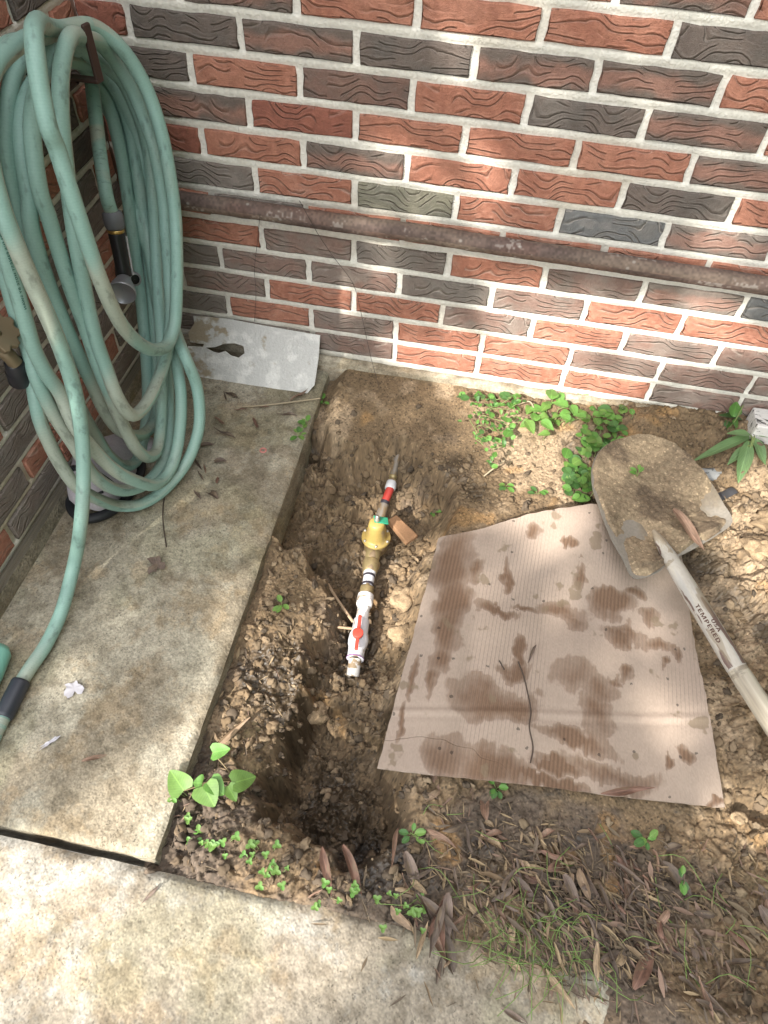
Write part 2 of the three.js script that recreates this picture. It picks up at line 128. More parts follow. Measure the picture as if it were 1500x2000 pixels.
function ground(x, z, fine = true) {
  let y = -0.014 + 0.006 * fbm(x * 4, z * 4, 2, 3);
  const ledge = sstep(.5, .56, x) * sstep(.92, .82, x) * sstep(.30, .22, z);
  y += sstep(.24, 0, z) * (.032 + .03 * sstep(1.0, 1.5, x));
  y -= .05 * sstep(.52, .475, x) * sstep(.35, .05, z);
  y -= (.035 * sstep(.475, .60, x) + .012) * sstep(.7, .6, x) * sstep(.55, .62, z) * sstep(1.14, 1.02, z);
  y += .055 * gauss(x, z, 1.56, .42, .14, .22) + .028 * gauss(x, z, 1.5, .78, .1, .16) + .02 * gauss(x, z, 1.28, .08, .1, .07);
  y -= .03 * gauss(x, z, 1.42, .935, .08, .012);
  y += .018 * gauss(x, z, 1.13, 1.16, .16, .05) - .012 * sstep(.56, .47, x) * sstep(.5, .7, z);
  const under = sstep(.80, .86, x) * sstep(1.42, 1.36, x) * sstep(.32, .42, z) * sstep(1.0, .93, z);
  y = lerp(y, -.012, under);
  const d = sdPit(x, z) + .028 * fbm(x * 9, z * 9, 3, 21) + .014 * fbm(x * 34, z * 34, 2, 23), t = sstep(0, .05 - .008 * sstep(.32, .24, z), -d);
  let floor = -.15 - .075 * sstep(.80, .98, z) + .055 * sstep(.42, .27, z);
  floor -= .012 * sstep(.2, 0, Math.abs(x - .62)) ;
  floor += .03 * gauss(x, z, .625 + .012 * noise(z * 18, 2, 7), .66, .02, .08) + .05 * gauss(x, z, .775, .63, .03, .08) + .03 * gauss(x, z, .60, .42, .05, .05);
  floor += .028 * gauss(x, z, .70, .80, .05, .035) + .05 * gauss(x, z, .575, .86, .03, .14);
  floor -= .03 * gauss(x, z, .57, .47, .03, .08);
  y = lerp(y, floor, t);
  // soil that has crept over the near slab at the right
  const over = sstep(1.02, 1.2, x + .12 * fbm(x * 7, z * 7, 3, 8)) * sstep(1.17, 1.24, z);
  y = lerp(y, LOW + .006 + .012 * over + .02 * gauss(x, z, 1.35, 1.25, .15, .06), over);
  y = lerp(y, -.04, (1 - over) * sstep(1.213, 1.225, z) * 1);
  const amp = (1 - .86 * ledge) * (1 - .8 * under) * (1 - .5 * sstep(1.2, 1.26, z) * over);
  const wx = x + .009 * noise(x * 32, z * 32, 4) + .004 * noise(x * 80, z * 80, 14), wz = z + .009 * noise(x * 32, z * 32, 6) + .004 * noise(x * 80, z * 80, 16);
  const rough = clamp(.32 + .75 * t + .3 * sstep(.62, .56, x) * sstep(.55, .65, z) + .9 * gauss(x, z, 1.52, .55, .17, .5) + .8 * fbm(x * 6, z * 6, 2, 91) + .2 * sstep(1.0, 1.1, z), .14, 1.9);
  const lump = (q, sd) => { const c = worley(wx * q, wz * q, sd); return Math.sqrt(clamp((c[1] - c[0]) * 1.5)) * (.35 + c[2]) - .45; };
  y += amp * rough * (.0135 * lump(24, 31) + .011 * fbm(x * 22, z * 22, 3, 41));
  const spoil = gauss(x, z, 1.54, .5, .17, .5); y += amp * .024 * spoil * lump(13, 33);
  y -= .022 * sstep(.30, .52, fbm(x * 16 + 3, z * 16, 3, 37)) * t * amp;
  // bed of the water line
  const py = lerp(-.058, -.128, sstep(.2, .45, z)), cut = py - .008 + 14 * (x - .686) ** 2 + .008 * fbm(x * 40, z * 40, 3, 45); if (z > .17 && z < .80 && y > cut) y = lerp(y, cut, sstep(.19 + .02 * noise(x * 40, 3, 5), .225, z));
  if (fine) {
    y += (amp * .9 + .1) * (rough * .0070 * lump(58, 51) + (.3 + .7 * rough) * .0038 * lump(125, 57) + .0014 * fbm(x * 210, z * 210, 2, 61));
    const crack = Math.abs(fbm(x * 14, z * 14, 3, 71)); y -= amp * .007 * sstep(.05, .0, crack) * sstep(.0, .3, fbm(x * 5, z * 5, 2, 73));
  }
  return y;
}

// ---------------------------------------------------------------- soil
const bumpSoil = tex(1024, 1024, (u, v, o) => { const c = worley(u * 180, v * 180, 13), e = worley(u * 380, v * 380, 17); o[0] = o[1] = o[2] = .3 + .35 * Math.sqrt(clamp((c[1] - c[0]) * 1.4)) * (.4 + c[2] * .6) + .3 * Math.sqrt(clamp((e[1] - e[0]) * 1.4)) * e[2]; }, false);
const SX0 = .445, SX1 = 1.78, SZ0 = -.012, SZ1 = 1.47;
{
  const nx = 600, nz = 660, pos = [], uv = [], idx = [];
  for (let j = 0; j <= nz; j++) for (let i = 0; i <= nx; i++) {
    const x = lerp(SX0, SX1, i / nx), z = lerp(SZ0, SZ1, j / nz);
    pos.push(x, ground(x, z), z); uv.push(i / nx, j / nz);
    if (i < nx && j < nz) { const a = j * (nx + 1) + i, b = a + nx + 1; idx.push(a, b, a + 1, a + 1, b, b + 1); }
  }
  const T = 1400;
  const rough = new Float32Array(T * T);
  const map = tex(T, T, (u, v, o, i, j) => {
    const x = lerp(SX0, SX1, u), z = lerp(SZ0, SZ1, v);
    const n1 = fbm(x * 6, z * 6, 4, 101), n2 = fbm(x * 22, z * 22, 3, 111), n3 = noise(x * 420, z * 420, 121), n4 = noise(x * 160, z * 160, 127);
    let humus = sstep(-.1, .35, n1 * .7 + n2 * .35 + .75 * sstep(.93, 1.12, z) * sstep(1.5, 1.3, x) + .35 * sstep(.56, .48, x) * sstep(.55, .7, z) - .45);
    let clay = sstep(-.05, .3, n2 * .6 - n1 * .5 + .5 * gauss(x, z, 1.52, .5, .18, .45) + .45 * gauss(x, z, 1.02, .22, .14, .12) + .25 * gauss(x, z, .7, .12, .2, .14) + .25 * gauss(x, z, .78, .63, .05, .1) + .2 * gauss(x, z, .5, .92, .05, .12) - .22);
    clay *= 1 - humus * .7;
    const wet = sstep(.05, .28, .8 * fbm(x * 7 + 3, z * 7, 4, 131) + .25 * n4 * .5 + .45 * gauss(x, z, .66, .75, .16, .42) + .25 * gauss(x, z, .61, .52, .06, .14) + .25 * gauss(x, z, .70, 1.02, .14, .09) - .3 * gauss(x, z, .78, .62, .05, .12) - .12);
    let r = .168, g = .115, b = .066;
    r = lerp(r, .275, clay); g = lerp(g, .202, clay); b = lerp(b, .130, clay);
    r = lerp(r, .100, humus); g = lerp(g, .074, humus); b = lerp(b, .054, humus);
    const ochre = sstep(.35, .6, fbm(x * 12 + 9, z * 12, 3, 141)); r = lerp(r, .33, ochre * .5); g = lerp(g, .19, ochre * .5); b = lerp(b, .075, ochre * .5);
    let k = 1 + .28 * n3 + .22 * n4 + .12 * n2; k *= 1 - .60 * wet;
    const gr = worley(x * 190, z * 190, 151); if (gr[2] > .90 && gr[0] < .34) k *= 1.5; else if (gr[2] < .12 && gr[0] < .4) k *= .5;
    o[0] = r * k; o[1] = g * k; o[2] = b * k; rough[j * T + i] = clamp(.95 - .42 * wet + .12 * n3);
  }, true, false);
  const rm = tex(700, 700, (u, v, o, i, j) => { o[0] = o[1] = o[2] = rough[(j * 2) * T + i * 2]; }, false, false);
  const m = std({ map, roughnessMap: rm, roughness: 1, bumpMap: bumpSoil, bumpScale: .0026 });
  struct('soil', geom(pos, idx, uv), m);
  const far = new THREE.Shape([[-60, -60], [60, -60], [60, 60], [-60, 60]].map((p) => new THREE.Vector2(...p)));
  far.holes.push(new THREE.Path([[-.3, -SZ0 - .05], [-.3, -SZ1 + .05], [SX1 - .02, -SZ1 + .05], [SX1 - .02, -SZ0 - .05]].map((p) => new THREE.Vector2(...p))));
  const fg = new THREE.ShapeGeometry(far); fg.rotateX(-Math.PI / 2); fg.translate(0, -.045, 0);
  struct('ground', fg, std({ color: rgb(.12, .10, .06) }));
}

// ---------------------------------------------------------------- concrete
function slabGeo(x0, x1, z0, z1, top, depth, step, seed, rough = .0012, round = .012) {
  const nx = Math.round((x1 - x0) / step), nz = Math.round((z1 - z0) / step), pos = [], uv = [], idx = [];
  const P = (i, j) => {
    const u = lerp(x0, x1, i / nx), v = lerp(z0, z1, j / nz);
    const e = Math.min(u - x0, x1 - u, v - z0, z1 - v), rr = round * (.55 + .45 * noise(u * 18, v * 18, seed) + .5 * Math.max(0, noise(u * 55, v * 55, seed + 3)));
    const k = clamp(1 - e / Math.max(rr, 1e-4)), drop = rr * (1 - Math.sqrt(1 - k * k)) * .9;
    return [u, top - drop + rough * fbm(u * 30, v * 30, 3, seed) + .0022 * fbm(u * 5, v * 5, 2, seed + 9), v];
  };
  for (let j = 0; j <= nz; j++) for (let i = 0; i <= nx; i++) { const p = P(i, j); pos.push(...p); uv.push((p[0] - x0) / (x1 - x0), (p[2] - z0) / (z1 - z0)); if (i < nx && j < nz) { const a = j * (nx + 1) + i, b = a + nx + 1; idx.push(a, b, a + 1, a + 1, b, b + 1); } }
  const ring = []; for (let i = 0; i < nx; i++) ring.push([i, 0]); for (let j = 0; j < nz; j++) ring.push([nx, j]); for (let i = nx; i > 0; i--) ring.push([i, nz]); for (let j = nz; j > 0; j--) ring.push([0, j]);
  const rows = 4, s0 = pos.length / 3, N = ring.length;
  for (let k = 0; k <= rows; k++) for (const [i, j] of ring) { const p = P(i, j), y = lerp(p[1], top - depth, k / rows); const q = k && k < rows ? .003 * noise(p[0] * 40 + p[2] * 31, y * 60, seed + 4) : 0; pos.push(p[0] + (i === nx ? q : i === 0 ? -q : 0), y, p[2] + (j === nz ? q : j === 0 ? -q : 0)); uv.push((p[0] + (i === nx ? -1 : 1) * (top - y) * .8 - x0) / (x1 - x0), (p[2] + (j === nz ? -1 : 1) * (top - y) * .5 - z0) / (z1 - z0)); }
  for (let k = 0; k < rows; k++) for (let a = 0; a < N; a++) { const b = (a + 1) % N, p = s0 + k * N; idx.push(p + a, p + b, p + N + a, p + b, p + N + b, p + N + a); }
  return geom(pos, idx, uv);
}
function concreteTex(T, H, w, h, seed, base, dirt) {
  return tex(T, H, (u, v, o) => {
    const x = u * w, z = v * h, n1 = fbm(x * 7, z * 7, 4, seed), n2 = fbm(x * 30, z * 30, 3, seed + 7), n3 = noise(x * 520, z * 520, seed + 13), n4 = noise(x * 230, z * 230, seed + 15);
    let k = 1 + .24 * n3 + .20 * n4 + .12 * n2 + .10 * n1;
    const sp = worley(x * 210 + .8 * n4, z * 210 + .8 * n3, seed + 21), den = sstep(-.3, .3, n1 + .6 * n2); if (sp[2] > .80) k *= lerp(.38, 1, sstep(.08, .42, sp[0] + .22 * (1 - den))); else if (sp[2] < .12) k *= lerp(1.25, 1, sstep(.1, .4, sp[0]));
    let [r, g, b] = base; r *= k; g *= k; b *= k;
    const br = sstep(.0, .38, fbm(x * 6 + 5, z * 6, 6, seed + 31, .68) * 1.3 + .2 * n4 * .5 - .04 + dirt(x, z) * .5), och = sstep(.1, .38, fbm(x * 10, z * 10 + 4, 6, seed + 41, .68) * 1.2 - .05);
    r = lerp(r, .20 * k, br * .66); g = lerp(g, .158 * k, br * .66); b = lerp(b, .106 * k, br * .66);
    r = lerp(r, .29 * k, och * .42); g = lerp(g, .21 * k, och * .42); b = lerp(b, .12 * k, och * .42);
    const alg = sstep(.1, .5, fbm(x * 8 - 7, z * 8, 4, seed + 51)); r = lerp(r, .235 * k, alg * .35); g = lerp(g, .225 * k, alg * .35); b = lerp(b, .14 * k, alg * .35); const mot = sstep(-.3, .6, fbm(x * 50, z * 50, 4, seed + 61)) * .30; r *= 1 - mot; g *= 1 - mot * 1.06; b *= 1 - mot * 1.15;
    o[0] = r; o[1] = g; o[2] = b;
  }, true, true);
}
const bumpFine = tex(512, 512, (u, v, o) => { const c = worley(u * 90, v * 90, 3); o[0] = o[1] = o[2] = .5 + .25 * noise(u * 160, v * 160, 4) + .2 * noise(u * 80, v * 80, 5) - (c[2] > .75 ? .35 * sstep(.45, .1, c[0]) : 0); }, false);
const bumpFor = (w, h, s = .5) => { const t = bumpFine.clone(); t.repeat.set(w / s, h / s); t.needsUpdate = true; return t; };
struct('concrete_path', slabGeo(0.002, SLAB_X, .002, SLAB_Z - .012, 0, .11, .007, 7), std({ map: concreteTex(640, 1500, .465, 1.2, 201, [.34, .305, .235], () => .36), bumpMap: bumpFor(.465, 1.2), bumpScale: .0012, roughness: .93 }));
{
  const w = 2.6, x0 = -.6, h = .9;
  struct('concrete_slab', slabGeo(x0, x0 + w, SLAB_Z, SLAB_Z + h, LOW, .11, .010, 8, .0016, .014), std({ map: concreteTex(1900, 660, w, h, 231, [.36, .335, .292], (x, z) => .9 * gauss(x + x0, z, 1.0, .15, .40, .16) + .5 * gauss(x + x0, z, .68, .17, .12, .07)), bumpMap: bumpFor(w, h), bumpScale: .0011, roughness: .85 }));
  struct('concrete_apron', slabGeo(-1.4, -.01, 1.06, SLAB_Z - .012, -.004, .11, .05, 9), std({ color: rgb(.33, .30, .23) }));
}

// ---------------------------------------------------------------- brick walls
const PITCH = .2127, COURSE = .066007, ROW0 = .08, JV = .0148, JH = .0172, UX = .527;  // u = 0 stands at x = UX
const ATC = 4, ATR = 4, FW = 384, FH = 96;
function grooves(seed) {  // relief of one brick face, 0..1
  return (u, v) => {
    const x = u * 2.05, y = v * .51;
    const f = y * 7.4 + 1.5 * noise(x * 1.7, y * 1.3, seed) + .62 * noise(x * 3.4 + 7, y * 2.6, seed + 2) + .07 * noise(x * 9, y * 7, seed + 4) + seed * .37;
    const p = f - Math.floor(f), on = sstep(-.35, -.1, noise(x * 3.3 + 2, Math.floor(f) * 1.7, seed + 6));
    return { on, g: on * (p < .26 ? sstep(0, .07, p) * sstep(.26, .12, p) : 0), rise: p };
  };
}
const faces = Array.from({ length: ATC * ATR }, (_, i) => grooves(300 + i * 13));
const cell = (u, v) => { const c = Math.min(ATC - 1, Math.floor(u * ATC)), r = Math.min(ATR - 1, Math.floor(v * ATR)); return [r * ATC + c, u * ATC - c, v * ATR - r]; };
const brickBump = tex(ATC * FW, ATR * FH, (u, v, o) => {
  const [n, a, b] = cell(u, v), q = faces[n](a, b); o[0] = o[1] = o[2] = .50 + .12 * q.rise - .42 * q.g + .24 * Math.exp(-(((q.rise - .40) / .11) ** 2)) * (q.on) + .06 * noise(u * 1800, v * 450, 3) + .07 * noise(u * 600, v * 150, 5);
}, false, false);
const TONES = {
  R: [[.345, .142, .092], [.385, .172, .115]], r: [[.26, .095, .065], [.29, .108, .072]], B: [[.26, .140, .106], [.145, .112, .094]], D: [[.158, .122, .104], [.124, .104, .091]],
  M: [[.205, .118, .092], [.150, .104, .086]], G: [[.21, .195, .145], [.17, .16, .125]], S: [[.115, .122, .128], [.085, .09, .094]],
};
function brickMat(kind, low, seed) {
  const [A, B] = TONES[kind];
  const map = tex(ATC * FW, ATR * FH, (u, v, o) => {
    const [n, a, b] = cell(u, v), q = faces[n](a, b), s = seed + n * 7;
    const n1 = fbm(a * 5, b * 1.6, 3, s), n2 = noise(u * 2800, v * 700, s + 1), n3 = fbm(a * 22, b * 6, 2, s + 2);
    let t;
    if (kind === 'B') t = sstep(.15, .75, Math.abs(b - .45) * 1.5 + Math.abs(a - .5) * .35 + .45 * n1); else t = sstep(-.5, .5, n1 + .3 * n3);
    let k = 1 + .22 * n2 + .15 * n3 + .12 * fbm(a * 60, b * 16, 2, s + 3); const c = [0, 1, 2].map((i) => lerp(A[i], B[i], t) * k);
    const dust = low ? .22 * q.g + .04 * sstep(.1, .5, n3) : .10 * q.g;
    const w = worley(u * 300, v * 75, s + 5), sp = w[2] > (low ? .93 : .975) ? sstep(.22, .08, w[0]) * .28 : 0;
    const smear = low ? .10 * sstep(.35, .6, fbm(a * 4 + 3, b * 2, 3, s + 9)) : 0;
    const film = low && kind !== 'R' && kind !== 'G' ? .13 + .10 * n1 : 0; for (let i = 0; i < 3; i++) o[i] = lerp(c[i], [.55, .48, .42][i], clamp(dust + sp + smear + film));
  }, true, false);
  return std({ map, bumpMap: brickBump, bumpScale: .0055, roughness: .82 });
}
const brickMats = {};
const matFor = (k, low) => (brickMats[k + (low ? 1 : 0)] ??= brickMat(k, low, 400 + Object.keys(brickMats).length * 31));
const brickGeos = new Map();
function brickGeo(w, variant) {
  const key = Math.round(w * 1000) + '|' + variant; if (brickGeos.has(key)) return brickGeos.get(key);
  const R = rng(900 + variant * 77 + Math.round(w * 1000)), h = COURSE - JH, out = [], nx = 7, ny = 2;
  for (let i = 0; i < nx; i++) out.push([-w / 2 + w * i / nx, -h / 2]); for (let i = 0; i <= ny; i++) out.push([w / 2, -h / 2 + h * i / (ny + 1)]);
  for (let i = 0; i < nx; i++) out.push([w / 2 - w * i / nx, h / 2]); for (let i = 0; i <= ny; i++) out.push([-w / 2, h / 2 - h * i / (ny + 1)]);
  const N = out.length, o2 = out.map(([x, y]) => [x + (R() - .5) * .0034, y + (R() - .5) * .0030]);
  const pos = [], uv = [], idx = [], c = variant % (ATC * ATR), cx = c % ATC, cy = Math.floor(c / ATC), full = PITCH - JV, f = Math.min(1, w / full);
  const flip = variant >= 16, UVp = (x, y) => uv.push((cx + .02 + .96 * (flip ? 1 - clamp((x / w + .5) * f) : clamp((x / w + .5) * f))) / ATC, (cy + .02 + .96 * clamp(y / h + .5)) / ATR);
  for (const [k, z] of [[1 - .0022, 0], [1, -.0022], [1.004, -.022]]) for (const [x, y] of o2) { const ins = k < 1 ? .0022 : 0; const X = x - Math.sign(x) * ins, Y = y - Math.sign(y) * ins; pos.push(X, Y, z); UVp(X, Y); }
  for (let i = 1; i < N - 1; i++) idx.push(0, i, i + 1);
  for (let k = 0; k < 2; k++) for (let i = 0; i < N; i++) { const j = (i + 1) % N, a = k * N; idx.push(a + i, a + N + i, a + j, a + j, a + N + i, a + N + j); }
  let g = geom(pos, idx, uv);
  brickGeos.set(key, g); return g;
}
const mortarMap = (w, h, seed, warm) => tex(Math.round(w * 560), Math.round(h * 560), (u, v, o) => {
  const x = u * w, y = v * h, n = fbm(x * 9, y * 9, 3, seed), f = noise(x * 260, y * 260, seed + 3), st = sstep(.25, .55, fbm(x * 5, y * 5, 3, seed + 6)) * warm;
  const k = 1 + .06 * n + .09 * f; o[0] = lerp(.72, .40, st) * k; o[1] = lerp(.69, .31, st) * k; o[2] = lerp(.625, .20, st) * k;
}, true, false);
const mortarBump = tex(512, 512, (u, v, o) => { o[0] = o[1] = o[2] = .5 + .3 * fbm(u * 40, v * 40, 3, 5) + .2 * noise(u * 200, v * 200, 8); }, false);
function wallPlane(w, h, seed, warm) {  // mortar sheet with beaded bed joints, face near z = 0, in the XY plane from the origin
  const nx = Math.round(w / .03), rows = [], pos = [], uv = [], idx = []; let y = 0;
  const base = ROW0 - COURSE / 2;
  const prof = []; prof.push([0, -.004]); for (let r = 0; base + r * COURSE < h - .02; r++) { const c = base + r * COURSE; prof.push([c - JH / 2, -.0060], [c - JH / 4, -.0030], [c + JH / 6, -.0016], [c + JH / 2.4, -.0032], [c + JH / 2, -.0060]); } prof.push([h, -.004]);
  for (const [yy, z] of prof) { for (let i = 0; i <= nx; i++) { const x = w * i / nx; pos.push(x, yy + .0012 * noise(x * 14, yy * 20, seed), z + .0011 * noise(x * 37, yy * 90, seed + 2)); uv.push(x / w, yy / h); } }
  for (let j = 0; j < prof.length - 1; j++) for (let i = 0; i < nx; i++) { const a = j * (nx + 1) + i, b = a + nx + 1; idx.push(a, a + 1, b, a + 1, b + 1, b); }
  const m = std({ map: mortarMap(w, h, seed, warm), roughness: .95 }); const bt = mortarBump.clone(); bt.repeat.set(w / .5, h / .5); bt.needsUpdate = true; m.bumpMap = bt; m.bumpScale = .0025;
  return [geom(pos, idx, uv), m];
}
// colour of each brick, read course by course from the bottom; first number = where the first listed brick starts
const COLS = [
  [-2.5, 'DDMRRRMBRM'], [-2.5, 'DRMRRMMMRR'], [-3, 'RMRRMRMMRM'], [-2.5, 'DMMDMRRMRD'], [-3, 'DRMDRMBSMR'], [-2.5, 'RDRRRRRRDR'],
  [-3, 'RDRGRSBRDR'], [-2.5, 'rRBRRDRBRR'], [-3, 'DBrRRRBRDR'], [-2.5, 'DRMRDBRDRR'], [-3, 'rDBDBBRDRR'], [-2.5, 'RBRRRDBRDR'],
  [-3, 'RRDRRBRDRB'], [-2.5, 'DRRBRRDRRD'], [-3, 'RDRRBRDRRD'], [-2.5, 'RRDRRDRRDB'],
];
const WALLX = 2.05, NROW = 16, WALLH = ROW0 + (NROW - .5) * COURSE;
{
  const R = rng(51);
  const w = thing('brick_wall', 'red and dark grooved brick wall with wide pale mortar behind the dug bed', 'wall');
  const [g, m] = wallPlane(WALLX, WALLH, 61, .25); mesh('mortar', g, m, w);
  COLS.forEach(([u0, s], row) => {
    for (let i = 0; i < s.length; i++) {
      let x0 = UX + (u0 + i) * PITCH + JV / 2, x1 = x0 + PITCH - JV; x0 = Math.max(x0, .004); x1 = Math.min(x1, WALLX - .004); if (x1 - x0 < .03) continue;
      const b = mesh('brick', brickGeo(+(x1 - x0).toFixed(3), Math.floor(R() * 32)), matFor(s[i], row < 7), w);
      b.position.set((x0 + x1) / 2, ROW0 + row * COURSE + (R() - .5) * .0016, .0005 + R() * .0018); b.rotation.z = (R() - .5) * .008;
    }
  });
  // wall core, and the plain height above the built courses
  const core = new THREE.BoxGeometry(WALLX + .2, 2.7, .2); core.translate(WALLX / 2 - .1, 1.35 - .25, -.107); mesh('wall_core', core, std({ color: rgb(.34, .20, .15) }), w);
  const up = new THREE.BoxGeometry(WALLX, 2.45 - WALLH, .01); up.translate(WALLX / 2, (2.45 + WALLH) / 2, -.001); mesh('upper_courses', up, std({ color: rgb(.30, .17, .13) }), w);
  const strip = slabGeo(.002, WALLX, -.004, .018, .041, .12, .006, 77, .003, .006); { const q = strip.attributes.uv, p = strip.attributes.position; for (let i = 0; i < q.count; i++) q.setXY(i, p.getX(i) / 2.05, (p.getZ(i) - p.getY(i)) / .09); } mesh('footing', strip, std({ map: concreteTex(1400, 60, 2.05, .09, 261, [.46, .405, .315], () => .0), roughness: .95 }), w);
}
{
  const R = rng(57), LEN = 1.02;
  const w = thing('brick_wall', 'shaded brick wall at the left behind the hanging hose coil', 'wall');
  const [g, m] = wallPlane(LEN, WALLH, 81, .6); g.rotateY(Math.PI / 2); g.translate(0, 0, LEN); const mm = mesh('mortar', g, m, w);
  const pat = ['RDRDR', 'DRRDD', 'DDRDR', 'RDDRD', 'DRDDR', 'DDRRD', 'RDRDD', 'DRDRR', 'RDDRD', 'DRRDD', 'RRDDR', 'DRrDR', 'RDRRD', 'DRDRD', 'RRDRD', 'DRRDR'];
  for (let row = 0; row < NROW; row++) for (let i = 0; i < 6; i++) {
    let z0 = (row % 2 ? .188 : .082) + (i - 1) * PITCH + JV / 2, z1 = z0 + PITCH - JV; z0 = Math.max(z0, .006); z1 = Math.min(z1, LEN - .004); if (z1 - z0 < .03) continue;
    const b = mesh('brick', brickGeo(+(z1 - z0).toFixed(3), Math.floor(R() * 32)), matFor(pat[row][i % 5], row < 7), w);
    b.position.set(.0008 + R() * .0016, ROW0 + row * COURSE + (R() - .5) * .0016, (z0 + z1) / 2); b.rotation.set(0, Math.PI / 2, 0);
  }
  const core = new THREE.BoxGeometry(.2, 2.7, LEN + .006); core.translate(-.107, 1.1, LEN / 2 - .003); mesh('wall_core', core, std({ color: rgb(.34, .20, .15) }), w);
  const up = new THREE.BoxGeometry(.01, 2.45 - WALLH, LEN); up.translate(-.001, (2.45 + WALLH) / 2, LEN / 2); mesh('upper_courses', up, std({ color: rgb(.30, .17, .13) }), w);
  const base = new THREE.BoxGeometry(.022, .046, LEN - .02); base.translate(.009, .019, LEN / 2); mesh('plinth', base, std({ map: concreteTex(700, 32, 1, .046, 281, [.30, .265, .205], () => .4), bumpMap: bumpFor(1, .05), bumpScale: .003 }), w);
}

// ---------------------------------------------------------------- rusty pipe along the wall, and two thin wires
{
  const rust = tex(1600, 64, (u, v, o) => {
    const n = fbm(u * 26, v * 3, 4, 501), f = noise(u * 420, v * 24, 505), n2 = fbm(u * 9, v * 2, 3, 507), sp = worley(u * 120, v * 8, 511);
    const k = 1 + .3 * f + .25 * n; let r = lerp(.125, .19, sstep(-.3, .4, n2)), g = lerp(.085, .140, sstep(-.3, .4, n2)), b = lerp(.072, .108, sstep(-.3, .4, n2));
    const red = sstep(.1, .4, fbm(u * 14 + 4, v * 2, 3, 513)); r = lerp(r, .13, red * .5); g = lerp(g, .070, red * .5); b = lerp(b, .055, red * .5);
    const pale = (sp[2] > .95 ? sstep(.3, .1, sp[0]) * .5 : 0) + sstep(.42, .65, n + .3 * f) * .4; o[0] = lerp(r * k, .45, clamp(pale)); o[1] = lerp(g * k, .42, clamp(pale)); o[2] = lerp(b * k, .38, clamp(pale));
  });
  const pts = []; for (let i = 0; i <= 24; i++) { const x = lerp(.03, 2.03, i / 24); pts.push([x, .424 - .012 * Math.max(0, x - .6) ** 1.3 + .0015 * noise(x * 6, 0, 4), .0270 + .001 * noise(x * 5, 3, 4)]); }
  const g = tube(pts, .0185, 200, 20);
  const P = g.attributes.position, N = g.attributes.normal; for (let i = 0; i < P.count; i++) { const q = .0007 * fbm(P.getX(i) * 90, (P.getY(i) + P.getZ(i)) * 90, 2, 9); P.setXYZ(i, P.getX(i) + N.getX(i) * q, P.getY(i) + N.getY(i) * q, P.getZ(i) + N.getZ(i) * q); }
  rust.repeat.set(1, 1);
  single('wall_pipe', g, std({ map: rust, roughness: .78, metalness: .15 }), 'rusty brown steel pipe running level along the brick wall', 'pipe');
  const wm = std({ color: rgb(.05, .035, .03), roughness: .7 });
  single('wire', tube(PT.wire[0], .0006, 60, 5), wm, 'long thin dark wire hanging from the rusty pipe down to the muddy ledge', 'wire');
  single('wire', tube(PT.wire[1], .00055, 40, 5), wm, 'short thin dark wire hanging in front of dark bricks behind the metal sheet', 'wire');
}

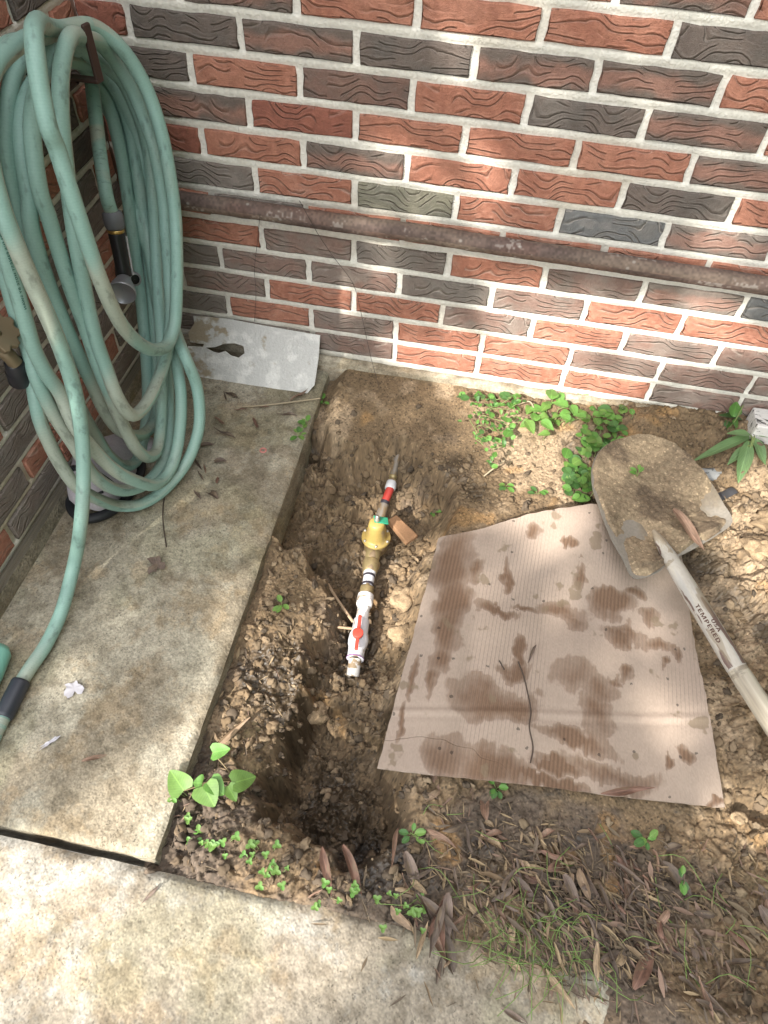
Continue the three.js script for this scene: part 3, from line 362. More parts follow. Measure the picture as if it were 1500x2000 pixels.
// ---------------------------------------------------------------- hose coil on its hook
const HR = .0125;
{
  const hmap = tex(1024, 64, (u, v, o) => {
    const n = fbm(u * 30, v * 2, 3, 601), d = sstep(.0, .5, fbm(u * 7, v * 1.2, 3, 605)), f = noise(u * 900, v * 40, 609), rib = .03 * Math.sin(u * 2400);
    const k = 1 + .06 * n + .05 * f + rib; o[0] = lerp(.235, .33, d) * k; o[1] = lerp(.385, .375, d) * k; o[2] = lerp(.335, .31, d) * k;
    const sc = sstep(.1, .6, fbm(u * 60, v * 6, 5, 613, .65)) * .35; o[0] *= 1 - sc; o[1] *= 1 - sc; o[2] *= 1 - sc;
  });
  const hm = std({ map: hmap, roughness: .5 });
  const t = thing('garden_hose', 'mint green garden hose coiled over a wall hook, one end trailing down to the path', 'hose');
  const parts = [];
  const fix = (p) => [p[0], Math.max(p[1], .0135), p[2]];
  for (const k of 'abcdefgh') parts.push(tube(PT.hose[k].map(fix), HR, 180, 14, true));
  parts.push(tube(PT.hose.open.map(fix), HR, 170, 14)); parts.push(tube(PT.hose.after, HR, 6, 14)); parts.push(tube(PT.hose.noz, HR, 40, 14));
  mesh('hose', mergeGeometries(parts), hm, t);
  const [a, b] = PT.hose.couple, L = dist3(a, b);
  const sleeve = turned(a, b, [[0, .0128], [0, .0155], [.004, .0165], [L * .5, .0168], [L - .006, .0165], [L, .0150], [L, .0126]], 24);
  mesh('coupling_sleeve', sleeve, std({ color: rgb(.030, .034, .045), roughness: .42 }), t);
  // lettering pressed into the strand that shows it
  const cv = document.createElement('canvas'); cv.width = 1024; cv.height = 64; const cx = cv.getContext('2d'); cx.clearRect(0, 0, 1024, 64); cx.fillStyle = '#2f5f55'; cx.font = 'bold 46px sans-serif'; cx.textBaseline = 'middle'; cx.fillText("WORLD'S FINEST HOSE BY SWAN", 20, 34, 980);
  const ct = new THREE.CanvasTexture(cv); ct.colorSpace = THREE.SRGBColorSpace;
  const cu = curve(PT.hose.f.map(fix), true), pos = [], uv = [], idx = [], n = 40; const cam = V(.8136, 1.1958, 1.3748);
  const u0 = .245, u1 = .335;
  for (let i = 0; i <= n; i++) { const tt = lerp(u0, u1, i / n), p = cu.getPointAt(tt), T = cu.getTangentAt(tt), A = V(1, .35, .55).addScaledVector(T, -V(1, .35, .55).dot(T)).normalize(), B = T.clone().cross(A).normalize(); for (let j = 0; j <= 4; j++) { const an = lerp(-.26, .26, j / 4); const q = p.clone().addScaledVector(A, (HR + .0003) * Math.cos(an)).addScaledVector(B, (HR + .0003) * Math.sin(an)); pos.push(q.x, q.y, q.z); uv.push(i / n, j / 4); if (i < n && j < 4) { const k = i * 5 + j; idx.push(k, k + 5, k + 1, k + 1, k + 5, k + 6); } } }
  mesh('lettering', geom(pos, idx, uv), std({ map: ct, transparent: true, alphaTest: .3, roughness: .6, side: THREE.DoubleSide }), t);
}
{ // hook
  const t = thing('hose_hook', 'dark brown flat steel hook on the wall carrying the hose coil', 'hook');
  const m = std({ color: rgb(.055, .032, .026), roughness: .55, metalness: .3 });
  const e = new RoundedBoxGeometry(.007, .082, .017, 3, .003); e.rotateY(-.2); e.translate(.158, .772, .247); mesh('upturned_end', e, m, t);
  const arm = new RoundedBoxGeometry(.162, .006, .016, 2, .002); arm.translate(.079, .735, .25); mesh('arm', arm, m, t);
  const pl = new RoundedBoxGeometry(.006, .09, .03, 2, .002); pl.translate(.006, .70, .25); mesh('back_plate', pl, m, t);
  const br = tube([[.008, .665, .25], [.06, .69, .25], [.12, .731, .25]], .005, 12, 8); mesh('brace', br, m, t);
}
{ // spray nozzle hanging inside the coil
  const [p0, p1, p2, pr, ph] = PT.hose.nozdir, t = thing('spray_nozzle', 'black pistol grip spray nozzle with grey head hanging inside the hose coil', 'nozzle');
  const grey = std({ color: rgb(.13, .135, .15), roughness: .5 }), black = std({ color: rgb(.012, .012, .014), roughness: .4 }), chrome = std({ color: rgb(.30, .30, .32), roughness: .35, metalness: .5 });
  const L = dist3(p0, p1); mesh('hose_connector', turned(p0, p1, [[-.006, .0128], [-.002, .0185], [L * .35, .0195], [L * .8, .0185], [L, .015], [L, .010]], 10), grey, t);
  mesh('brass_ring', turned(p1, p2, [[0, .011], [0, .0155], [.005, .0155], [.007, .013], [.007, .01]], 20), std({ color: rgb(.55, .36, .12), metalness: .9, roughness: .35 }), t);
  const G = dist3(p1, p2); mesh('grip', turned(p1, p2, [[.005, .012], [.008, .0155], [G * .4, .0145], [G * .75, .014], [G * .97, .0165], [G, .012], [G, .001]], 20), black, t);
  const gm = V(...p1).lerp(V(...p2), .1), ge = V(...p1).lerp(V(...p2), .92), off = V(.75, .2, .55).normalize().multiplyScalar(.0155); const sd = V(.9, 0, -.2).multiplyScalar(.012);
  mesh('trigger_strip', tube([gm.clone().add(off).add(sd).toArray(), ge.clone().add(off).add(sd).toArray()], .0018, 4, 6), std({ color: rgb(.35, .35, .36), roughness: .4 }), t);
  const a = V(...p2), d = V(...ph).sub(a).normalize(), e = a.clone().addScaledVector(d, .05);
  mesh('spray_head', turned(a.toArray(), e.toArray(), [[-.004, .002], [-.002, .012], [.012, .0145], [.03, .022], [.046, .0265], [.05, .0265], [.05, .0235], [.042, .022], [.04, .001]], 24), chrome, t);
  const k = V(...pr), kd = V(.75, .25, .6).normalize(), k2 = k.clone().addScaledVector(kd, -.02), k3 = k.clone().addScaledVector(kd, .006);
  const kn = mesh('flow_knob', turned(k2.toArray(), k3.toArray(), [[0, .003], [.001, .012], [.022, .0145], [.026, .013], [.026, .0095]], 20), chrome, t);
  mesh('knob_insert', turned(k2.toArray(), k3.toArray(), [[.018, .0098], [.0235, .0098], [.0235, .0005]], 18), black, kn);
}
{ // tap at the left edge
  const t = thing('wall_tap', 'weathered brass garden tap with scalloped round handle at left edge', 'tap');
  const br = std({ color: rgb(.20, .155, .095), roughness: .55, metalness: .45 }), black = std({ color: rgb(.02, .021, .026), roughness: .4 });
  mesh('flange', turned([0, .455, .60], [1, .455, .60], [[.001, .001], [.001, .03], [.006, .03], [.01, .02], [.012, .001]], 24), br, t);
  mesh('body', mergeGeometries([tube([[.005, .455, .60], [.05, .455, .602], [.075, .447, .602], [.082, .425, .600]], .012, 16, 12), turned([.045, .455, .602], [.11, .52, .612], [[0, .013], [.02, .013], [.03, .009], [.055, .006], [.062, .001]], 12)]), br, t);
  const hd = [], R0 = .030; const sh = new THREE.Shape(); for (let i = 0; i <= 72; i++) { const a = i / 72 * Math.PI * 2, r = R0 * (1 + .10 * Math.sign(Math.cos(a * 9)) * Math.min(1, Math.abs(Math.cos(a * 9)) * 2.5)); sh[i ? 'lineTo' : 'moveTo'](r * Math.cos(a), r * Math.sin(a)); }
  const hg = new THREE.ExtrudeGeometry(sh, { depth: .009, bevelEnabled: true, bevelSize: .0018, bevelThickness: .0018, bevelSegments: 2 }); hg.applyQuaternion(new THREE.Quaternion().setFromUnitVectors(V(0, 0, 1), V(.7, .7, .1).normalize())); hg.translate(.075, .487, .603); mesh('handle', hg, br, t);
  mesh('outlet_connector', turned([.080, .428, .600], [.066, .375, .592], [[0, .010], [0, .0155], [.02, .0165], [.022, .0185], [.05, .0185], [.055, .016], [.055, .009]], 24), black, t);
}
{ // fat mint plastic object at the frame edge
  const g = turned([.066, .0285, .925], [.082, .0285, 1.08], [[0, .001], [0, .018], [.012, .026], [.05, .028], [.11, .028], [.135, .025], [.150, .016], [.155, .001]], 32);
  const t = thing('plastic_bottle', 'smooth mint green plastic bottle lying by the black hose sleeve at left edge', 'bottle');
  mesh('bottle_body', g, std({ color: rgb(.24, .55, .46), roughness: .35 }), t);
  mesh('cap', turned([.082, .0285, 1.08], [.098, .0285, 1.235], [[0, .001], [.0005, .013], [.02, .013], [.022, .001]], 20), std({ color: rgb(.03, .035, .045), roughness: .4 }), t);
}
{ // fabric bundle under the coil
  const t = thing('fabric_bundle', 'grey fabric bundle with black rim and black band lying under the hose coil', 'bundle');
  const cx = .075, cz = .50, out = [], lay = (f, y, s) => { for (let i = 0; i < 40; i++) { const a = i / 40 * 2 * Math.PI, q = 1 + .10 * noise(Math.cos(a) * 2, Math.sin(a) * 2 + y * 20, 5); out.push(cx + .062 * f * q * Math.cos(a) + (s || 0), y + .004 * noise(Math.cos(a) * 3, Math.sin(a) * 3 + f * 5, 6), cz + .10 * f * q * Math.sin(a)); } };
  const rings = [[.96, .022], [1.0, .03], [.98, .05], [.9, .068], [.75, .082], [.5, .094], [.25, .10], [.02, .101]]; rings.forEach(([f, y]) => lay(f, y));
  const idx = []; for (let k = 0; k < rings.length - 1; k++) for (let i = 0; i < 40; i++) { const j = (i + 1) % 40, a = k * 40; idx.push(a + i, a + 40 + i, a + j, a + j, a + 40 + i, a + 40 + j); }
  const fab = tex(128, 128, (u, v, o) => { const k = 1 + .15 * noise(u * 60, v * 60, 3) + .1 * fbm(u * 6, v * 6, 3, 7); o[0] = .36 * k; o[1] = .34 * k; o[2] = .36 * k; }); fab.repeat.set(4, 4);
  const uv = []; for (let i = 0; i < out.length / 3; i++) uv.push(out[i * 3] * 6, out[i * 3 + 2] * 6);
  mesh('fabric_body', geom(out, idx, uv), std({ map: fab, roughness: 1 }), t);
  const black = std({ color: rgb(.010, .011, .014), roughness: .6 });
  const rim = []; for (let i = 0; i < 24; i++) { const a = i / 24 * 2 * Math.PI; rim.push([cx + .067 * Math.cos(a), .0125, cz + .108 * Math.sin(a)]); } mesh('rim', tube(rim, .011, 80, 8, true), black, t);
  mesh('band', tube([[cx - .068, .035, cz + .035], [cx - .04, .085, cz + .04], [cx + .01, .098, cz + .045], [cx + .05, .075, cz + .05], [cx + .07, .03, cz + .05]], .0065, 30, 8), black, t);
  mesh('strap', tube([[cx - .01, .03, cz + .095], [cx + .012, .058, cz + .085], [cx + .04, .066, cz + .07]], .0028, 16, 6), black, t);
  const kn = new THREE.SphereGeometry(.022, 18, 12); kn.translate(.142, .04, .405); mesh('knob', kn, std({ map: fab, roughness: .9 }), t);
}

// ---------------------------------------------------------------- sheet of flashing
{
  const [a, b, c] = PT.plate.map((p) => V(...p)), ex = b.clone().sub(a).normalize(), n = b.clone().sub(a).cross(c.clone().sub(a)).normalize(), ey = n.clone().cross(ex);
  const S = new THREE.Shape(PT.plateOut.map((p) => new THREE.Vector2(...p))); S.holes.push(new THREE.Path(PT.plateHole.map((p) => new THREE.Vector2(...p))));
  const g = new THREE.ExtrudeGeometry(S, { depth: .0016, bevelEnabled: true, bevelSize: .0006, bevelThickness: .0006, bevelSegments: 1 });
  const P = g.attributes.position; const uv = []; for (let i = 0; i < P.count; i++) uv.push(P.getX(i) / .34, P.getY(i) / .16);
  g.setAttribute('uv', new THREE.Float32BufferAttribute(uv, 2));
  g.applyMatrix4(new THREE.Matrix4().makeBasis(ex, ey, ex.clone().cross(ey)).setPosition(a.clone().addScaledVector(n, n.y > 0 ? .0 : 0)));
  const map = tex(512, 256, (u, v, o) => {
    const n1 = fbm(u * 9, v * 5, 4, 701), n2 = fbm(u * 30, v * 15, 3, 705), f = noise(u * 200, v * 100, 709);
    const white = sstep(-.1, .5, n1 + .3 * n2); let r = lerp(.52, .66, white), gg = lerp(.51, .645, white), bb = lerp(.485, .61, white);
    const rust = sstep(.1, .5, fbm(u * 12 + 4, v * 7, 4, 713) + .75 * sstep(.38, .02, u) - .35 + .6 * gauss(u, v, .9, .93, .07, .08) * .8);
    r = lerp(r, .30, rust * .85); gg = lerp(gg, .23, rust * .85); bb = lerp(bb, .14, rust * .85); const k = 1 + .07 * f; o[0] = r * k; o[1] = gg * k; o[2] = bb * k;
  }, true, false);
  single('metal_sheet', g, std({ map, roughness: .55, metalness: .25, bumpMap: bumpFor(.34, .16), bumpScale: .001 }), 'pale galvanised metal sheet with torn hole leaning between slab and wall', 'sheet');
}

// ---------------------------------------------------------------- water line in the pit
{
  const t = thing('water_line', 'water supply line with yellow pressure regulator and red handled ball valve in the pit', 'pipework');
  const p = PT.pipe;
  const mud = (r, g, b, seed, amt) => tex(128, 128, (u, v, o) => { const n = fbm(u * 6, v * 6, 4, seed), d = sstep(.25 - amt, .55 - amt, n), k = 1 + .08 * noise(u * 90, v * 90, seed + 2); o[0] = lerp(r, .25, d) * k; o[1] = lerp(g, .18, d) * k; o[2] = lerp(b, .11, d) * k; });
  const steel = std({ map: mud(.24, .21, .18, 801, .35), roughness: .5, metalness: .35 }), brass = std({ map: mud(.36, .28, .145, 803, .12), roughness: .45, metalness: .55 }), pvc = std({ map: mud(.74, .73, .73, 805, -.02), roughness: .38 }), pvcG = std({ map: mud(.58, .58, .61, 807, .02), roughness: .4 }), black = std({ color: rgb(.03, .025, .035), roughness: .6 });
  const seg = (name, a, b, prof, m, s) => mesh(name, turned(a, b, prof(dist3(a, b)), s), m, t);
  seg('buried_pipe', p.a, p.b, (L) => [[-.03, .0085], [L, .0085]], steel, 16);
  seg('brass_ring', p.b, p.c, (L) => [[-.002, .008], [-.001, .0105], [.004, .0105], [.005, .0085], [.009, .0085], [.010, .011], [L, .011], [L + .001, .008]], brass, 16);
  seg('grey_collar', p.c, p.d, (L) => [[-.001, .008], [0, .0125], [L, .0135], [L + .001, .008]], pvcG, 18);
  seg('red_sleeve', p.d, p.e, (L) => [[-.002, .010], [L, .0100]], std({ color: rgb(.42, .045, .035), roughness: .5 }), 18);
  seg('dark_joint', p.e, p.f, (L) => [[-.002, .0105], [.009, .0108], [.01, .009]], black, 18);
  const f2 = [p.f[0], -.115, p.f[2] + .03]; seg('inlet_nipple', p.e, f2, (L) => [[.008, .0118], [L, .0125]], steel, 18);
  // regulator
  const rg = new THREE.Group(); rg.name = 'pressure_regulator'; t.add(rg);
  const C = [p.g[0], 0, p.g[2]], yel = std({ map: mud(.38, .27, .085, 809, -.06), roughness: .42 });
  const rx = (r) => [C[0], r, C[2]];
  mesh('valve_body', mergeGeometries([turned([C[0], -.155, C[2]], [C[0], -.09, C[2]], [[0, .001], [.002, .018], [.02, .027], [.05, .029], [.062, .024]], 24), turned([C[0] - .003, -.118, C[2] - .045], [C[0], -.118, C[2] + .05], [[0, .010], [.001, .017], [.02, .018], [.075, .018], [.094, .0165], [.095, .01]], 18)]), brass, rg);
  mesh('bell', turned(rx(-.098), rx(0), [[0, .001], [0, .0325], [.002, .0340], [.006, .0340], [.0078, .0325], [.0085, .0275], [.013, .0240], [.03, .0215], [.05, .0195], [.058, .018], [.063, .014], [.064, .001]], 36), yel, rg);
  const bolt = std({ color: rgb(.52, .50, .46), roughness: .35, metalness: .7 });
  for (let i = 0; i < 6; i++) { const a = i / 6 * 2 * Math.PI + .35, x = C[0] + .0300 * Math.cos(a), z = C[2] + .0300 * Math.sin(a); mesh('bolt', turned([x, -.0905, z], [x, 0, z], [[0, .0034], [.003, .0034], [.0045, .0022], [.0048, .0005]], 8), bolt, rg); }
  mesh('adjusting_screw', turned(rx(-.036), rx(0), [[0, .0045], [.008, .0045], [.008, .0065], [.014, .0065], [.0142, .0045], [.022, .0045], [.0225, .0005]], 8), bolt, rg);
  const tag = new RoundedBoxGeometry(.034, .004, .018, 2, .001); tag.rotateZ(-.35); tag.rotateY(.3); tag.translate(C[0] + .008, -.0335, C[2] - .006); mesh('green_tag', tag, std({ color: rgb(.03, .30, .17), roughness: .5 }), rg);
  const ax = (z, y = -.12) => [lerp(.6775, .695, clamp((z - .45) / .32)), y, z];
  seg('outlet_tail', ax(.46), ax(.50), (L) => [[0, .0125], [.004, .0145], [.02, .0145], [.022, .0155], [L, .0155]], steel, 20);
  seg('hex_union', ax(.497), ax(.53), (L) => [[0, .012], [.001, .0185], [.004, .020], [.018, .020], [.024, .0175], [L, .0165], [L + .001, .012]], brass, 8);
  seg('banded_nipple', ax(.528), ax(.572), (L) => [[0, .0145], [.008, .0140], [.009, .0128], [L, .0124]], pvcG, 20);
  for (const z of [.5375, .560]) seg('dark_band', ax(z), ax(z + .006), (L) => [[0, .0125], [.0005, .0137], [.0055, .0137], [.006, .0125]], black, 20);
  seg('hex_nut', ax(.569), ax(.590), (L) => [[0, .012], [.001, .0160], [.004, .0172], [L - .003, .0172], [L, .0155], [L, .012]], brass, 6);
  seg('male_adapter', ax(.590), ax(.618), (L) => [[0, .014], [.001, .0180], [.018, .0185], [.02, .0178], [L, .0178], [L + .001, .013]], pvc, 24);
  seg('white_pipe', ax(.617), ax(.662), (L) => [[0, .0136], [L, .0136]], pvc, 24);
  const bv = new THREE.Group(); bv.name = 'ball_valve'; t.add(bv);
  mesh('valve_housing', turned(ax(.655), ax(.76), [[0, .0132], [.0005, .0172], [.026, .0176], [.03, .0185], [.036, .0208], [.048, .0215], [.058, .0208], [.064, .0186], [.072, .0178], [.088, .0175], [.089, .0183], [.0915, .0183], [.092, .0132]], 28), pvcG, bv);
  mesh('stem', turned([.690, -.100, .703], [.690, -.06, .703], [[0, .010], [.008, .010], [.0082, .001]], 18), pvcG, bv);
  const red = std({ color: rgb(.62, .06, .04), roughness: .42 });
  const hub = turned([.690, -.0925, .703], [.690, -.06, .703], [[0, .001], [0, .0115], [.007, .0115], [.008, .010], [.0082, .001]], 24), bar = new RoundedBoxGeometry(.0075, .006, .082, 2, .002); bar.rotateY(.1); bar.translate(.690, -.0895, .700);
  mesh('handle', mergeGeometries([hub.toNonIndexed(), bar.index ? bar.toNonIndexed() : bar].map((g) => { for (const k of Object.keys(g.attributes)) if (!['position', 'normal', 'uv'].includes(k)) g.deleteAttribute(k); return g; })), red, bv);
  mesh('purple_band', turned(ax(.7445), ax(.76), [[0, .0184], [.0002, .0189], [.002, .0189], [.0022, .0184]], 24), std({ color: rgb(.22, .08, .26), roughness: .5 }), bv);
  seg('muddy_pipe_end', ax(.742, -.121), ax(.774, -.140), (L) => [[0, .0134], [L, .0134]], std({ map: mud(.5, .48, .46, 811, .22), roughness: .7 }), 20);
}

// ---------------------------------------------------------------- cardboard
function cardY(x, z) {
  return .011 + .008 * fbm(x * 5, z * 5, 2, 901) + .026 * sstep(.58, .38, z) * sstep(.86, 1.02, x) * sstep(1.24, 1.12, x) + .012 * sstep(.66, .48, z) + .010 * gauss(x, z, .98, .78, .12, .1) + .005 * gauss(x, z, 1.13, .72, .06, .06) - .006 * gauss(x, z, .92, .78, .02, .14) + .004 * sstep(.93, 1.0, z);
}
{
  const FL = [.822, .505], FR = [1.325, .300], NL = [.784, .999], NR = [1.368, .948], n = 110, th = .0042;
  const pos = [], uv = [], idx = [];
  const P = (i, j, top) => {
    const u = i / n, v = j / n; let x = lerp(lerp(FL[0], FR[0], u), lerp(NL[0], NR[0], u), v), z = lerp(lerp(FL[1], FR[1], u), lerp(NL[1], NR[1], u), v);
    z -= .012 * Math.sin(u * Math.PI) * (1 - v); const e = Math.min(u, v, 1 - u, 1 - v); if (e < .001) { x += .0012 * noise(x * 60, z * 60, 3); z += .0012 * noise(x * 60, z * 60, 4); }
    const fold = Math.abs(v - lerp(.785, .765, u)), cr = .0022 * sstep(.016, 0, fold) - .0012 * sstep(.03, .016, fold) * sstep(.008, .016, fold);
    return [x, cardY(x, z) + cr + (top ? 0 : -th) + .0008 * fbm(x * 30, z * 16, 2, 7), z];
  };
  for (const top of [1, 0]) for (let j = 0; j <= n; j++) for (let i = 0; i <= n; i++) { const p = P(i, j, top); pos.push(...p); uv.push((p[0] - .76) / .64, (p[2] - .28) / .74); }
  const N = n + 1, off = N * N;
  for (let j = 0; j < n; j++) for (let i = 0; i < n; i++) { const a = j * N + i; idx.push(a, a + N, a + 1, a + 1, a + N, a + N + 1, off + a, off + a + 1, off + a + N, off + a + 1, off + a + N + 1, off + a + N); }
  const ring = []; for (let i = 0; i < n; i++) ring.push([i, 0]); for (let j = 0; j < n; j++) ring.push([n, j]); for (let i = n; i > 0; i--) ring.push([i, n]); for (let j = n; j > 0; j--) ring.push([0, j]);
  const s = pos.length / 3; for (const k of [1, 0]) for (const [i, j] of ring) { const p = P(i, j, k); pos.push(...p); uv.push((p[0] - .76) / .64, (p[2] - .28) / .74); }
  for (let a = 0; a < ring.length; a++) { const b = (a + 1) % ring.length, R = ring.length; idx.push(s + a, s + b, s + R + a, s + b, s + R + b, s + R + a); }
  const T = 1200, stains = PT.stain, bump = new Float32Array(T * T);
  const map = tex(T, T, (u, v, o, i, j) => {
    const x = .76 + u * .64, z = .28 + v * .74, flute = Math.sin((x + .05 * (z - .7)) * 2 * Math.PI / .0072), fi = Math.floor((x + .05 * (z - .7)) / .0072 + .25), wx = x + .026 * fbm(x * 10, z * 10, 2, 921) + .011 * fbm(x * 45, z * 45, 3, 922), wz = z + .030 * fbm(x * 10 + 5, z * 10, 2, 923) + .012 * fbm(x * 45, z * 45, 3, 924) + .008 * (hash(fi, Math.floor(z * 14), 5) - .5);
    let w = 0; for (const [sx, sz, rx, rz] of stains) { const q = ((wx - sx) / rx) ** 2 + ((wz - sz) / rz) ** 2; if (q < 4) w = Math.max(w, 1.2 - q * .8); }
    const n = fbm(x * 11, z * 11, 4, 927); const wet = sstep(.20, .52, w + .30 * n + .16 * fbm(x * 45, z * 45, 3, 929)), soak = .55 + .45 * sstep(.5, 1.2, w + .5 * n);
    const f = noise(x * 500, z * 260, 931), k = 1 + .06 * f + .05 * n; let r = .335 * k, g = .262 * k, b = .212 * k;
    const tan = sstep(-.1, .5, fbm(x * 4 + 8, z * 4, 3, 935)); r = lerp(r, .34 * k, tan * .5); g = lerp(g, .265 * k, tan * .5); b = lerp(b, .21 * k, tan * .5);
    const l = (1 + .16 * flute) ; r = lerp(r, .152 * k * l, wet * soak); g = lerp(g, .092 * k * l, wet * soak); b = lerp(b, .058 * k * l, wet * soak); const ln = sstep(.75, .95, flute) * sstep(-.15, .35, fbm(x * 6, z * 3, 3, 961)) * .28; r *= 1 - ln; g *= 1 - ln * 1.05; b *= 1 - ln * 1.1;
    const mudd = sstep(.48, .62, fbm(x * 26, z * 26, 4, 941)) * .7; r = lerp(r, .17, mudd); g = lerp(g, .125, mudd); b = lerp(b, .08, mudd);
    const sp = worley(x * 90, z * 90, 947); if (sp[2] > .985 && sp[0] < .12 + .25 * (f * .5 + .5)) { r *= .4; g *= .4; b *= .4; }
    const cr = Math.abs(fbm(x * 7, z * 7, 3, 951)), cm = sstep(.012, .002, cr) * sstep(.05, .25, fbm(x * 3, z * 3, 2, 953)); r *= 1 - .25 * cm; g *= 1 - .27 * cm; b *= 1 - .3 * cm;
    bump[j * T + i] = .5 + .07 * flute * (.25 + .75 * wet) + .25 * n + .2 * fbm(x * 30, z * 30, 3, 971) - .35 * cm + .05 * f;
    o[0] = r; o[1] = g; o[2] = b;
  }, true, false);
  const bm = tex(T, T, (u, v, o, i, j) => { o[0] = o[1] = o[2] = bump[j * T + i]; }, false, false);
  single('cardboard', geom(pos, idx, uv), std({ map, bumpMap: bm, bumpScale: .0022, roughness: .88 }), 'flattened sheet of wet stained brown cardboard lying beside the pit', 'cardboard');
}

// ---------------------------------------------------------------- shovel
{
  const t = thing('shovel', 'muddy round point shovel with chipped pale handle lying across the cardboard corner', 'shovel');
  const sp = new THREE.CatmullRomCurve3(PT.blade.map(([x, z]) => V(x, 0, z)), true, 'centripetal'), N = 96, ol = sp.getSpacedPoints(N).slice(0, N);
  const c = V(1.285, 0, .345), yAt = (x, z, r) => { const a = -(x - 1.32) * .27 - (z - .46) * .963; return .066 - .020 * sstep(0, .36, a) + .020 * Math.pow(r, 3) * (1 - gauss(x, z, 1.318, .475, .06, .08)) - .006 * (1 - r * r) + .010 * sstep(.16, 0, a) * gauss(x, z, 1.315, .47, .05, .1); };
  const pos = [], uv = [], idx = [], K = 12;
  for (const dy of [0, -.0028]) for (let k = 0; k <= K; k++) for (let i = 0; i < N; i++) { const r = k / K, x = lerp(c.x, ol[i].x, r), z = lerp(c.z, ol[i].z, r); pos.push(x, yAt(x, z, r) + dy, z); uv.push((x - 1.1) / .36, (z - .1) / .5); }
  const layer = (K + 1) * N; for (let k = 0; k < K; k++) for (let i = 0; i < N; i++) { const j = (i + 1) % N, a = k * N + i, b = k * N + j; idx.push(a, b, a + N, b, b + N, a + N, layer + a, layer + a + N, layer + b, layer + b, layer + a + N, layer + b + N); }
  for (let i = 0; i < N; i++) { const j = (i + 1) % N, a = K * N + i, b = K * N + j; idx.push(a, b, layer + a, b, layer + b, layer + a); }
  const steel = tex(256, 256, (u, v, o) => { const n = fbm(u * 7, v * 7, 4, 1001), f = noise(u * 130, v * 130, 3), k = 1 + .12 * f; const d = sstep(-.1, .4, n); o[0] = lerp(.27, .22, d) * k; o[1] = lerp(.245, .185, d) * k; o[2] = lerp(.21, .14, d) * k; }, true, false);
  const bl = mesh('blade', geom(pos, idx, uv), std({ map: steel, roughness: .6, metalness: .2 }), t);
  // mud caked on the blade
  const mp = [], mu = [], mi = [], MK = 60, MN = 220, ol2 = sp.getSpacedPoints(MN).slice(0, MN);
  for (let k = 0; k <= MK; k++) for (let i = 0; i < MN; i++) {
    const r = k / MK * .985, x = lerp(c.x, ol2[i].x, r), z = lerp(c.z, ol2[i].z, r), y = yAt(x, z, r);
    let h = .0075 + .004 * fbm(x * 20, z * 20, 3, 1011) - .012 * sstep(.9, .985, r + .05 * noise(x * 30, z * 30, 5)) * sstep(.2, .35, z);
    h -= .014 * gauss(x, z, 1.225, .425, .026, .030) + .014 * gauss(x, z, 1.385, .325, .022, .045) + .012 * gauss(x, z, 1.19, .50, .014, .05) + .010 * gauss(x, z, 1.415, .34, .014, .05);
    h += .012 * gauss(x, z, 1.255, .525, .04, .03) + .008 * gauss(x, z, 1.375, .42, .03, .03);
    const w1 = worley(x * 60, z * 60, 1021), w2 = worley(x * 150, z * 150, 1025); if (h > -.002) h += .0042 * (.5 - w1[0]) * (w1[2] + .2) + .0026 * (.5 - w2[0]) * w2[2] + .0012 * fbm(x * 150, z * 150, 2, 1031);
    mp.push(x, y + Math.max(h, -.0015), z); mu.push((x - 1.1) / .36, (z - .1) / .5);
    if (k < MK) { const j = (i + 1) % MN, a = k * MN + i, b = k * MN + j; mi.push(a, b, a + MN, b, b + MN, a + MN); }
  }
  const mudTex = tex(700, 900, (u, v, o) => { const x = u * .36, z = v * .5, n = fbm(x * 12, z * 12, 4, 1041), f = noise(x * 420, z * 420, 5), f2 = noise(x * 150, z * 150, 6), h = sstep(.05, .4, n); const g = worley(x * 170, z * 170, 7); let k = 1 + .26 * f + .2 * f2; if (g[2] > .88 && g[0] < .35) k *= 1.6; o[0] = lerp(.235, .13, h) * k; o[1] = lerp(.178, .095, h) * k; o[2] = lerp(.115, .062, h) * k; }, true, false);
  mesh('caked_mud', geom(mp, mi, mu), std({ map: mudTex, roughness: .95 }), bl);
  // socket and handle
  const h = PT.handle, top = V(...h[0]), s = V(...h[3]), e = V(...h[4]); const L1 = top.distanceTo(s), dir = s.clone().sub(top).normalize();
  const paint = tex(512, 256, (u, v, o) => {  // u round, v along
    const n = fbm(u * 5, v * 6, 4, 1051), f = noise(u * 60, v * 120, 1055), flake = sstep(.02, .07, n + .18 * f * .3 + .75 * gauss(u, v, .53, .74, .05, .11) - .52), k = 1 + .07 * f;
    let r = .37 * k, g = .34 * k, b = .295 * k; const gr = sstep(.0, .4, fbm(u * 9, v * 5, 3, 1059)); r = lerp(r, .31, gr * .6); g = lerp(g, .30, gr * .6); b = lerp(b, .29, gr * .6);
    r = lerp(r, .125, flake); g = lerp(g, .082, flake); b = lerp(b, .070, flake); const md = Math.max(sstep(.34, .10, v + .35 * n), sstep(.12, .3, fbm(u * 7 + 4, v * 9, 4, 1063)) * .8); o[0] = lerp(r, .20 * k, md * .8); o[1] = lerp(g, .152 * k, md * .8); o[2] = lerp(b, .098 * k, md * .8);
  });
  mesh('socket', turned(h[0], h[3], [[-.085, .004], [-.06, .010], [-.02, .0150], [0, .0160], [L1 * .4, .0180], [L1 - .004, .0185], [L1, .0175]], 28), std({ map: paint, roughness: .6 }), t);
